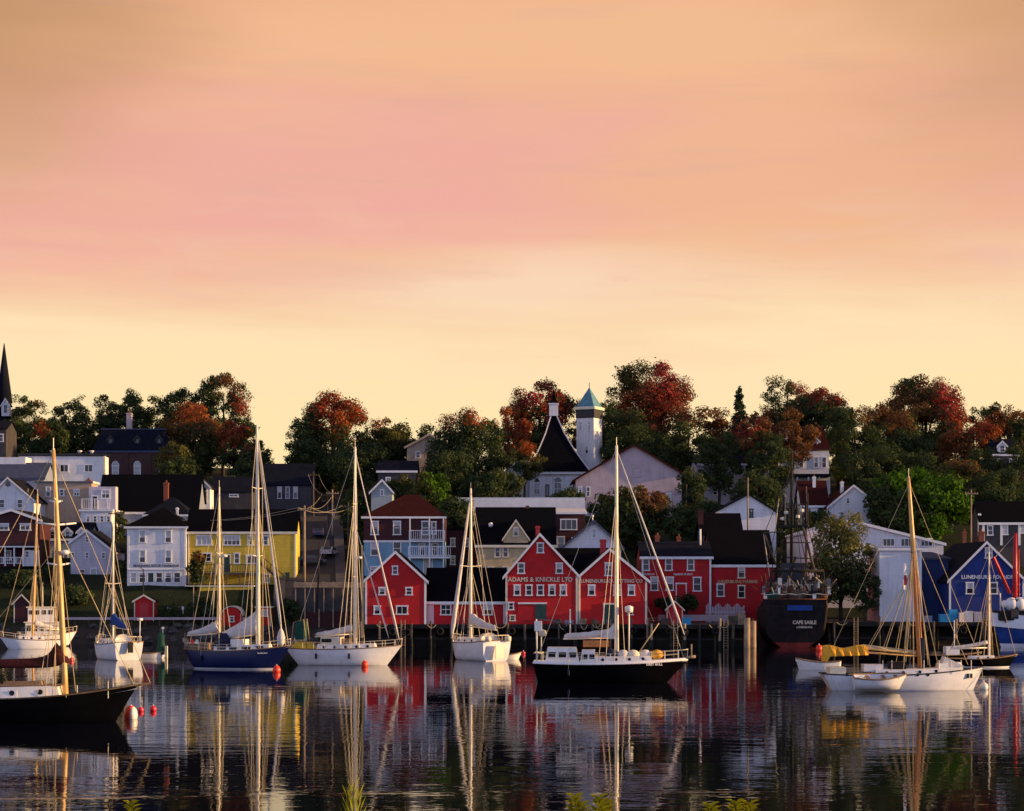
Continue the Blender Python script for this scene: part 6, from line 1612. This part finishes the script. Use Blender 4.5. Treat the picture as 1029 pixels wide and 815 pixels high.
# H ---- white schooner with the orange mast
D = 151.0; h_ = Boat('sailboat', 'white gaff cutter with an orange brown mast and golden canvas over its stern', 906.5, D, 12.3, 3.5, 0, (1.72, 1.2, 1.25), hullm=('white_gel', 'white_gel', 'steel_grey'), rake=(1.0, 1.1), transom=.6, rail='dark_trim', bulw=.2)
xm = h_.lx(926)
P = h_.mast(xm, h_.Zp(480), .24, 'varnish', h_.lx(913) - xm, (.62,), .9, m2='spruce', split=.62)
h_.trunk(-2.2, 3.3, .5, .55, 'white_paint', 4, wh=.12); h_.trunk(2.6, 4.6, .75, .5, 'white_paint', 0, 'fore_cabin')
h_.boom(xm - .3, h_.Zp(659), h_.lx(829), h_.Zp(653), None, m='spruce')
n = 12; vs = []
for i in range(n + 1):
    t = i / n; x = h_.lx(872) + (h_.lx(826) - h_.lx(872)) * t
    zt = h_.Zp(649.5) + .12 * math.sin(t * 9); zb = h_.Zp(658 + 1.5 * t) - (.35 if t > .9 else 0); w = .5 + .2 * math.sin(t * 3) + (.16 if i % 2 else -.1)
    vs += [(x, -w, zb), (x, -.08, zt), (x, .08, zt), (x, w, zb)]
MB().add(vs, [(4*i + j, 4*i + j + 1, 4*i + 5 + j, 4*i + 4 + j) for i in range(n) for j in range(3)] + [(0, 1, 2, 3), (4*n, 4*n+1, 4*n+2, 4*n+3)], False).build('boom_awning', M['gold_canvas'], h_.r)
MB().tube([(xm - .4, .1, h_.Zp(656)), (h_.lx(868), .1, h_.Zp(650)), (h_.lx(850), .1, h_.Zp(652))], [.16, .2, .1], 8).build('gaff', M['rope'], h_.r)
h_.line(P(.98), (6.1, 0, 1.95), .02, 'rope', 'forestay'); h_.line(P(.72), (5.0, 0, 1.9), .02, 'rope', 'forestay'); h_.line(P(.97), (-6.0, 0, 1.6), .02, 'rope', 'backstay')
for s_ in (-1, 1):
    for q, dx in ((.72, -.9), (.72, -.3), (.72, .35), (.62, -1.7), (.62, 1.0)): h_.line(P(q), (xm + dx, s_ * 1.62, 1.5), .02, 'rope', 'shroud')
    for dx, q in ((-1.2, .6), (-1.9, .6), (-2.9, .58), (-4.2, .55)): h_.line(P(q), (xm + dx, s_ * .5, h_.Zp(655)), .022, 'rope', 'lazy_jack')
for px_ in (907, 932): MB().tube([(h_.lx(px_), -.25, 1.9), (P(.7).x + .1, -.1, P(.7).z)], .05, 6).build('halyard', M['rope'], h_.r)
fl = MB().add([(h_.lx(908), -.2, h_.Zp(566)), (h_.lx(910), -.2, h_.Zp(566)), (h_.lx(911.5), -.12, h_.Zp(594)), (h_.lx(907.5), -.22, h_.Zp(592)), (h_.lx(907), -.25, h_.Zp(580))], [(0, 1, 2, 3, 4)]).build('flag', M['white_paint'], h_.r)
MB().prism([(h_.lx(907.6), h_.Zp(588)), (h_.lx(910.8), h_.Zp(588)), (h_.lx(910.5), h_.Zp(578)), (h_.lx(907.6), h_.Zp(578))], -.262, -.258).build('flag_emblem', M['crane_red'], fl)
MB().tube([(xm + .02, 0, 1.5), (xm - .02, 0, h_.Zp(641))], .24, 10).build('mast_coat', M['navy_canvas'], h_.r)
h_.box(-5.6, -4.4, -.9, .9, 1.2, 1.75, 'cream_trim', 'stern_locker'); h_.box(-3.0, -1.6, -.6, .6, 1.4, 1.95, 'white_paint', 'deck_box'); h_.box(-1.0, .2, -.6, .6, 1.6, 2.15, 'black_canvas', 'deck_box')
MB().add([(h_.lx(944), -.6, 1.75), (h_.lx(968), -.5, 1.8), (h_.lx(948), -.5, 2.55), (h_.lx(944), .6, 1.75), (h_.lx(968), .5, 1.8), (h_.lx(948), .5, 2.55)], [(0, 1, 2), (3, 5, 4), (0, 2, 5, 3), (1, 4, 5, 2), (0, 3, 4, 1)]).build('jib_bag', M['sailcloth'], h_.r)
for i, px_ in enumerate((884, 893, 925, 940, 952, 962, 972)): MB().tube([(h_.lx(px_), -1.3, 1.5), (h_.lx(px_), -1.3, 2.3)], .03, 5).build('stanchion', M['alloy'], h_.r)
for px_ in (848, 865, 917.5, 928): MB().disc((h_.lx(px_), -h_.hb(h_.lx(px_) / 12.3 + .5) - .03, h_.Zp(677)), .13, .08, 10).build('porthole', M['glass'], h_.r)
for i in range(2): MB().bx(h_.lx(970 + 3 * i), h_.lx(972 + 3 * i), -.72, -.55, h_.Zp(681), h_.Zp(676.5)).build('hawse_plate', M['dark_trim'], h_.r)
h_.line((6.05, 0, 1.7), (h_.lx(986.5), -.4, .25), .022, 'rope', 'mooring_line')
sk = skiff('grey white tender hanging alongside the white gaff cutter', 884, 148.5, 4.0, 2, 'white_gel', .42)
sk.r.location.z = .72; sk.r.rotation_euler.x = .25
skiff('white open boat with cream bow behind the stern of the gaff cutter', 822, 186, 4.2, 176, 'white_paint', .7)

# I ---- small dark boat right
D = 190.0; i_ = Boat('sailboat', 'small black sailboat with a pale slim mast before the blue gable', 986, D, 7.0, 2.4, 3, (1.25, .85, .9), hullm=('black_gel', 'white_gel', 'antifoul_dark'), rake=(1.2, .8), transom=.4)
P = i_.mast(i_.lx(994), i_.Zp(556), .11, 'alloy', 0, (.6,), .6); i_.rig(P, 3.3, -3.3, sw=.6, sp=.6, r=.022, m='rope'); i_.trunk(-1.2, 1.2, .4, .55, wins=2, wh=.1); i_.boom(i_.lx(994) - .1, 1.9, -3.0, 1.8, 'sailcloth', .13, .6)
D = 206.0; j_ = Boat('workboat', 'low dark workboat lying behind the white gaff cutter bow', 957, D, 6.2, 2.1, 4, (.9, .6, .65), cat='workboat', hullm=('black_gel', 'black_gel', 'antifoul_dark'), transom=.8, rake=(.6, .1))
j_.box(-.8, .6, -.6, .6, .5, 1.5, 'white_paint', 'cuddy'); MB().tube([(.2, 0, .6), (.2, 0, 4.2)], .05, 6).build('mast', M['white_paint'], j_.r); j_.box(-2.2, -1.2, -.5, .5, .45, .95, 'old_timber', 'fish_box')

# J ---- blue and white ship cut by the right edge
D = 248.0; s_ = Boat('fishing_ship', 'blue fishing ship with white bulwark and red crane at the right edge', 1060, D, 16.5, 5.0, 184, (4.3, 3.7, 3.9), cat='fishing ship', hullm=('ship_blue', 'white_gel', 'antifoul_red'), transom=.8, rake=(1.6, .3), rail='white_paint', bulw=.6, boot=.5, group='working ships')
b = MB()
for side in (-1, 1):
    ts = list(np.linspace(0, .995, 16)); n = len(ts)
    b.add([(s_.L * (t - .5), side * (s_.hb(t) * .985 + .05), s_.sheer(t) - 1.6) for t in ts] + [(s_.L * (t - .5), side * (s_.hb(t) + .06), s_.sheer(t) + .05) for t in ts], [(i, i + 1, n + i + 1, n + i) for i in range(n - 1)])
b.build('bulwark', M['white_gel'], s_.r)
c = s_.box(-2.5, 3.4, -1.7, 1.7, 3.4, 6.4, 'white_paint', 'wheelhouse')
for x in (-1.9, -.6, .7, 2.0):
    for y in (-1.74, 1.70): MB().bx(x, x + .9, y, y + .04, 5.1, 5.9).build('cabin_window', M['glass'], c)
s_.box(4.0, 7.4, -1.4, 1.4, 3.4, 4.6, 'black_canvas', 'net_drum'); 
X = lambda p: (PX(1060, D) - PX(p, D))
for p, r in ((1006, .5), (1013, .85), (1021, .9), (1027, .7)): MB().ball((X(p), 1.0, s_.Zp(607)), r, 10).build('life_raft', M['white_paint'], s_.r)
MB().bx(X(1015) - .5, X(1015) + .5, .2, 1.6, 3.6, s_.Zp(602)).build('winch_house', M['dark_trim'], s_.r)
cr = MB().tube([(X(1018), .4, 3.4), (X(1018), .4, s_.Zp(572)), (X(1018.5), .4, s_.Zp(536))], [.34, .3, .2], 8).build('crane_post', M['crane_red'], s_.r)
MB().tube([(X(1013), .4, s_.Zp(596)), (X(996), .4, s_.Zp(560))], [.28, .2], 4).build('crane_jib', M['crane_red'], cr)
MB().tube([(X(1018.5), .4, s_.Zp(537)), (X(997), .4, s_.Zp(561))], .03, 4).build('crane_cable', M['wire'], cr)
MB().tube([(X(1024), -.4, 6.4), (X(1024), -.4, s_.Zp(552))], [.12, .08], 6).build('mast', M['crane_red'], s_.r)
MB().tube([(X(1002), .8, 3.9), (X(1002), .8, s_.Zp(596))], .07, 6).build('light_post', M['white_paint'], s_.r)
text_mesh('4', 1.0, .5, 'lettering', M['letter_dark'], s_.r, (X(1006), s_.hb(X(1006) / s_.L + .5) + .13, s_.Zp(623)), math.pi / 2, math.pi)

# K ---- old black trawler, stern towards us
D = 247.0; k_ = Boat('trawler', 'old black fishing trawler moored stern towards the viewer beside the pier', 795, D + 13, 26, 9.0, 84, (6.5, 4.4, 6.0), cat='trawler', hullm=('trawler_black', 'antifoul_red', 'antifoul_red'), transom=.86, rake=(2.5, .8), rail='rust', bulw=.9, boot=.6, group='working ships')
kx = lambda px: (PX(px, D) - PX(795 - 1.6, D))     # across the ship, as seen from astern
def KY(px): return -kx(px)                          # local y points left when the bow points away
xs = -13.0
text_mesh('CAPE SABLE', .62, 2.9, 'lettering', M['letter_cream'], k_.r, (-13.06, KY(803), k_.Zp(623.5)), math.pi / 2, -math.pi / 2 )
text_mesh('LUNENBURG', .34, 1.9, 'lettering', M['letter_cream'], k_.r, (-13.04, KY(803), k_.Zp(628)), math.pi / 2, -math.pi / 2)
k_.box(-13.02, -12.6, KY(811), KY(786), k_.Zp(612), k_.Zp(607), 'blue_canvas', 'stern_locker')
k_.box(-12.6, -11.2, KY(822), KY(776), k_.Zp(606.5), k_.Zp(603), 'rust', 'stern_gantry')
w = k_.box(-8, -1, KY(818), KY(770), 4.6, k_.Zp(584), 'steel_grey', 'deckhouse')
for i in range(6):
    p0 = 773 + i * 7.6; MB().bx(-8.12, -8.05, KY(p0 + 6), KY(p0 - .8), k_.Zp(595), k_.Zp(587)).build('window_surround', M['cream_trim'], w); MB().bx(-8.16, -8.11, KY(p0 + 5), KY(p0), k_.Zp(594), k_.Zp(588)).build('cabin_window', M['glass'], w)
MB().bx(-8.6, -.6, KY(820), KY(768), k_.Zp(584), k_.Zp(582.6)).build('boat_deck', M['tarred_timber'], w)
w2 = k_.box(-4.5, 1.5, KY(806), KY(782), k_.Zp(582.5), k_.Zp(566), 'dark_trim', 'wheelhouse')
for i in range(3): MB().bx(-4.56, -4.49, KY(785 + i * 7 + 5), KY(785 + i * 7), k_.Zp(576), k_.Zp(571)).build('cabin_window', M['glass'], w2)
MB().tube([(-2.5, KY(801), k_.Zp(588)), (-2.5, KY(801), k_.Zp(566))], [.7, .65], 12).build('funnel', M['trawler_black'], k_.r)
rn = random.Random(21)
for i in range(34):
    p0 = rn.uniform(762, 828); x0 = rn.uniform(-12.6, -8.7); sz = rn.uniform(.10, .34); z0 = k_.Zp(rn.uniform(580, 600))
    m = rn.choice(('white_paint', 'old_timber', 'rust', 'cream_trim', 'steel_grey', 'pale_timber'))
    MB().bx(x0, x0 + sz, KY(p0) - sz, KY(p0) + sz * .6, z0 - .6, z0 + sz).build('deck_gear', M[m], k_.r)
for i in range(34):
    p0 = rn.uniform(760, 830); x0 = rn.uniform(-12.6, -8.7); z0 = k_.Zp(rn.uniform(584, 600)); q = Vector((rn.uniform(-.6, .6), rn.uniform(-1.3, 1.3), rn.uniform(.2, 1.6)))
    MB().tube([(x0, KY(p0), z0), Vector((x0, KY(p0), z0)) + q], rn.uniform(.035, .08), 5).build('deck_spar', M[rn.choice(('old_timber', 'rust', 'cream_trim', 'pale_timber', 'steel_grey', 'tarred_timber'))], k_.r)
for p0, r_, m in ((772, .8, 'green_canvas'), (780, .6, 'rust'), (797, .9, 'old_timber'), (814, .8, 'black_canvas'), (821, .6, 'rust')):
    nb = MB().ball((-11.6, KY(p0), k_.Zp(598)), r_, 10, (1, 1.3, .8)); nb.v = [(x + rn.uniform(-.12, .12), y + rn.uniform(-.12, .12), z + rn.uniform(-.12, .12)) for x, y, z in nb.v]; nb.build('net_heap', M[m], k_.r)
for i in range(2):
    if True: MB().tube([(-12.5 + i * .02, KY(760 + j * 7), k_.Zp((596 if i else 591) + (j % 2))) for j in range(11)], .04, 5).build('stern_rail', M['cream_trim' if i else 'rust'], k_.r)
for p0, z0 in ((768, 574), (825, 574)):
    MB().tube([(-11.9, KY(p0), 5.0), (-11.9, KY(p0 + (3 if p0 < 790 else -3)), k_.Zp(z0))], [.2, .16], 6).build('gantry_leg', M['tarred_timber'], k_.r)
MB().tube([(-11.9, KY(770), k_.Zp(574)), (-11.9, KY(823), k_.Zp(574))], .18, 6).build('gantry_beam', M['tarred_timber'], k_.r)
for p0 in (776, 786, 803, 815): MB().tube([(-11.9, KY(p0), k_.Zp(575)), (-11.0, KY(p0 + rn.uniform(-5, 5)), k_.Zp(598))], .07, 5).build('gantry_chain', M['tarred_timber'], k_.r)
MB().tube([(-1.5, KY(793.5), 5), (-1.5, KY(793.5), PZ(455, 258))], [.30, .13], 8).build('mast', M['tarred_timber'], k_.r)
MB().tube([(-3.5, KY(785), 5), (-3.5, KY(785), k_.Zp(500))], [.2, .13], 7).build('mast', M['tarred_timber'], k_.r)
MB().tube([(-3.5, KY(808), 5), (-3.5, KY(808), k_.Zp(490))], [.18, .1], 7).build('mast', M['old_timber'], k_.r)
for (a0, a1, b0, b1, r, m) in ((764, 536, 783, 582, .14, 'old_timber'), (804, 530, 819, 585, .18, 'old_timber'), (831, 540, 811, 572, .11, 'tarred_timber'), (783, 558, 772, 592, .14, 'tarred_timber'), (797, 560, 789, 585, .14, 'tarred_timber'), (793, 500, 775, 585, .05, 'tarred_timber'), (793, 500, 812, 585, .05, 'tarred_timber'), (785, 515, 768, 590, .05, 'tarred_timber'), (808, 505, 828, 592, .05, 'tarred_timber'), (793, 480, 783, 585, .04, 'tarred_timber'), (793, 480, 804, 585, .04, 'tarred_timber'), (770, 560, 822, 562, .08, 'tarred_timber'), (776, 546, 812, 546, .08, 'tarred_timber'), (764, 537, 770, 580, .06, 'wire'),
                               (764, 536, 786, 535, .08, 'old_timber'), (780, 500, 776, 528, .05, 'wire'), (793, 470, 765, 536, .045, 'tarred_timber'), (793, 470, 826, 590, .045, 'tarred_timber'), (793, 465, 760, 596, .045, 'tarred_timber')):
    MB().tube([(-4 + rn.uniform(-1, 1), KY(a0), k_.Zp(a1)), (-5 + rn.uniform(-1, 1), KY(b0), k_.Zp(b1))], [r, r * 1.15], 6).build('derrick' if r > .07 else 'stay', M[m], k_.r)
pl = MB().bx(-4.6, -2.4, KY(809), KY(777), k_.Zp(531), k_.Zp(528.5)).build('crosstree_platform', M['tarred_timber'], k_.r)
for i in range(15):
    p0 = 777 + i * 2.3; h0 = rn.uniform(497, 520)
    MB().tube([(-4.4, KY(p0), k_.Zp(529)), (-4.4, KY(p0), k_.Zp(h0))], .10, 5).build('antenna', M[rn.choice(('tarred_timber', 'tarred_timber', 'old_timber', 'pale_timber'))], pl)
for z0, pa, pb in ((508, 781, 806), (519, 779, 808)): MB().tube([(-4.42, KY(pa), k_.Zp(z0)), (-4.42, KY(pb), k_.Zp(z0))], .05, 5).build('antenna_rail', M['old_timber'], pl)
for p0, zz in ((783, 524), (787, 518), (799, 522), (803, 516)): MB().lathe([(.05, 0), (.28, .05), (.28, .4), (.05, .45)], 8, (-4.45, KY(p0), k_.Zp(zz))).build('floodlight', M['cream_trim'], pl)
for p0 in (765, 770, 822, 826): MB().tube([(-12.2, KY(p0), 6.5), (-12.2, KY(p0), k_.Zp(583 + (p0 % 3) * 3))], .1, 6).build('gallows_post', M['old_timber'], k_.r)

# ---- buoys
def buoy(label, px, py, D, r, m, top=None, squash=1.0):
    t = thing('buoy', label, 'buoy', (PX(px, D), D, 0), 0, 'mooring buoys')
    MB().ball((0, 0, r * .55), r, 12, (1, 1, squash)).build('float', M[m], t)
    MB().tube([(0, 0, r * 1.2), (0, 0, r * 1.85)], r * .12, 6).ball((0, 0, r * 1.85), r * .16, 6).build('pick_up_ring', M[top or 'white_paint'], t)
    return t
t = buoy('large red and white mooring buoy under the bow of the near black boat', 131.5, 712, 119.5, .42, 'buoy_red', squash=1.35)
MB().ball((.12, -.06, .22), .40, 12, (.75, .98, 1.3)).build('white_half', M['white_paint'], t)
buoy('small pink buoy next to the large red and white buoy', 141.5, 712, 126, .19, 'buoy_pink')
buoy('small pink buoy furthest right of the near black bow', 154, 712, 126.5, .22, 'buoy_pink')
buoy('red buoy beyond the mast of the near black boat', 72, 661, 205, .26, 'buoy_pink')
buoy('orange red buoy under the bow of the blue ketch', 278, 676, 180, .36, 'buoy_red', squash=1.25)
buoy('orange red buoy before the white sloop hull', 366.5, 667, 192, .34, 'buoy_red', squash=1.25)
buoy('white buoy under the bow of the gaff cutter', 988.5, 691, 151.5, .36, 'white_paint')
buoy('orange buoy by the trawler quarter behind the golden canvas', 823, 647, 236, .42, 'buoy_red', squash=1.2)
buoy('small pink buoy under the stern of the black motorsailer', 526, 658, 225, .22, 'buoy_pink')

# ================================================================ leaves on the near bank, just reaching into the picture
def sapling(px, top, D, h, label, leaf=9, n=26, kind='fern'):
    x = PX(px, D); z1 = PZ(top, D); z0 = z1 - h
    zg = float(np.interp(D, [6, 14, 24, 30], [5.7, 5.2, 4.5, 3.4])) - .15
    t = thing('shore_plant', label, 'plant', (x, D, zg), 0, 'leafy plants on the near bank')
    r = np.random.default_rng(int(px * 3)); b = MB(); V = []
    H = z1 - zg
    tipx = r.uniform(-.05, .05)
    b.tube([(0, 0, 0), (tipx * .5, 0, H * .6), (tipx, 0, H)], [.014, .01, .004], 5)
    b.build('stem', M['bark'], t)
    for i in range(n):
        q = .35 + .65 * (i + .5) / n; a = i * 2.4 + r.uniform(-.3, .3); L = (.22 if kind == 'fern' else .36) * (1.25 - q * .6)
        c = np.array([tipx * q, 0, H * q]); d = np.array([math.cos(a), math.sin(a) * .8, .55 if kind == 'fern' else 2.6]); d /= np.linalg.norm(d)
        s = np.cross(d, [0, 0, 1.0]); s /= np.linalg.norm(s); w = L * (.22 if kind == 'fern' else .05)
        m1 = c + d * L * .45 + np.array([0, 0, .02]); e = c + d * L + np.array([0, 0, -.02])
        V += [c, m1 + s * w, e, m1 - s * w]
    V = np.array(V)
    crown_mesh('leaves', V, np.full(len(V) // 4, leaf, dtype=np.int32), t)
for px, top, kind, lab in ((576, 800, 'fern', 'lime green leafy shoot, left of the pair near the bottom middle'), (584, 808, 'fern', 'short lime shoot between the two taller bottom middle shoots'), (605, 801, 'fern', 'lime green leafy shoot, right of the pair near the bottom middle'), (611, 807, 'fern', 'short lime shoot right beside the right bottom middle shoot'),
        (716, 809, 'fern', 'lime shoot tip at the bottom right of centre, leftmost of that clump'), (737, 806, 'fern', 'lime shoot tip in the middle of the bottom right clump'), (753, 807, 'fern', 'lime shoot tip at the right end of the bottom right clump'),
        (134, 807, 'fern', 'single lime shoot tip near the bottom left'), (349, 799, 'grass', 'yellow grass tuft at the bottom edge below the white sloop'), (357, 795, 'grass', 'taller yellow grass tuft at the bottom edge'), (364, 800, 'grass', 'yellow grass tuft furthest right at the bottom edge')):
    sapling(px, top, 24 + (px % 5) * .3, 1.0, lab, 9, 74 if kind == 'fern' else 22, kind)

d_.fenders((-3.2,), m='navy_canvas'); e_.fenders((-2.5, .8), m='navy_canvas'); g_.fenders((-3.4,), m='navy_canvas'); c_.fenders((-2, .5), m='navy_canvas'); f_.fenders((-2, .5), m='navy_canvas')
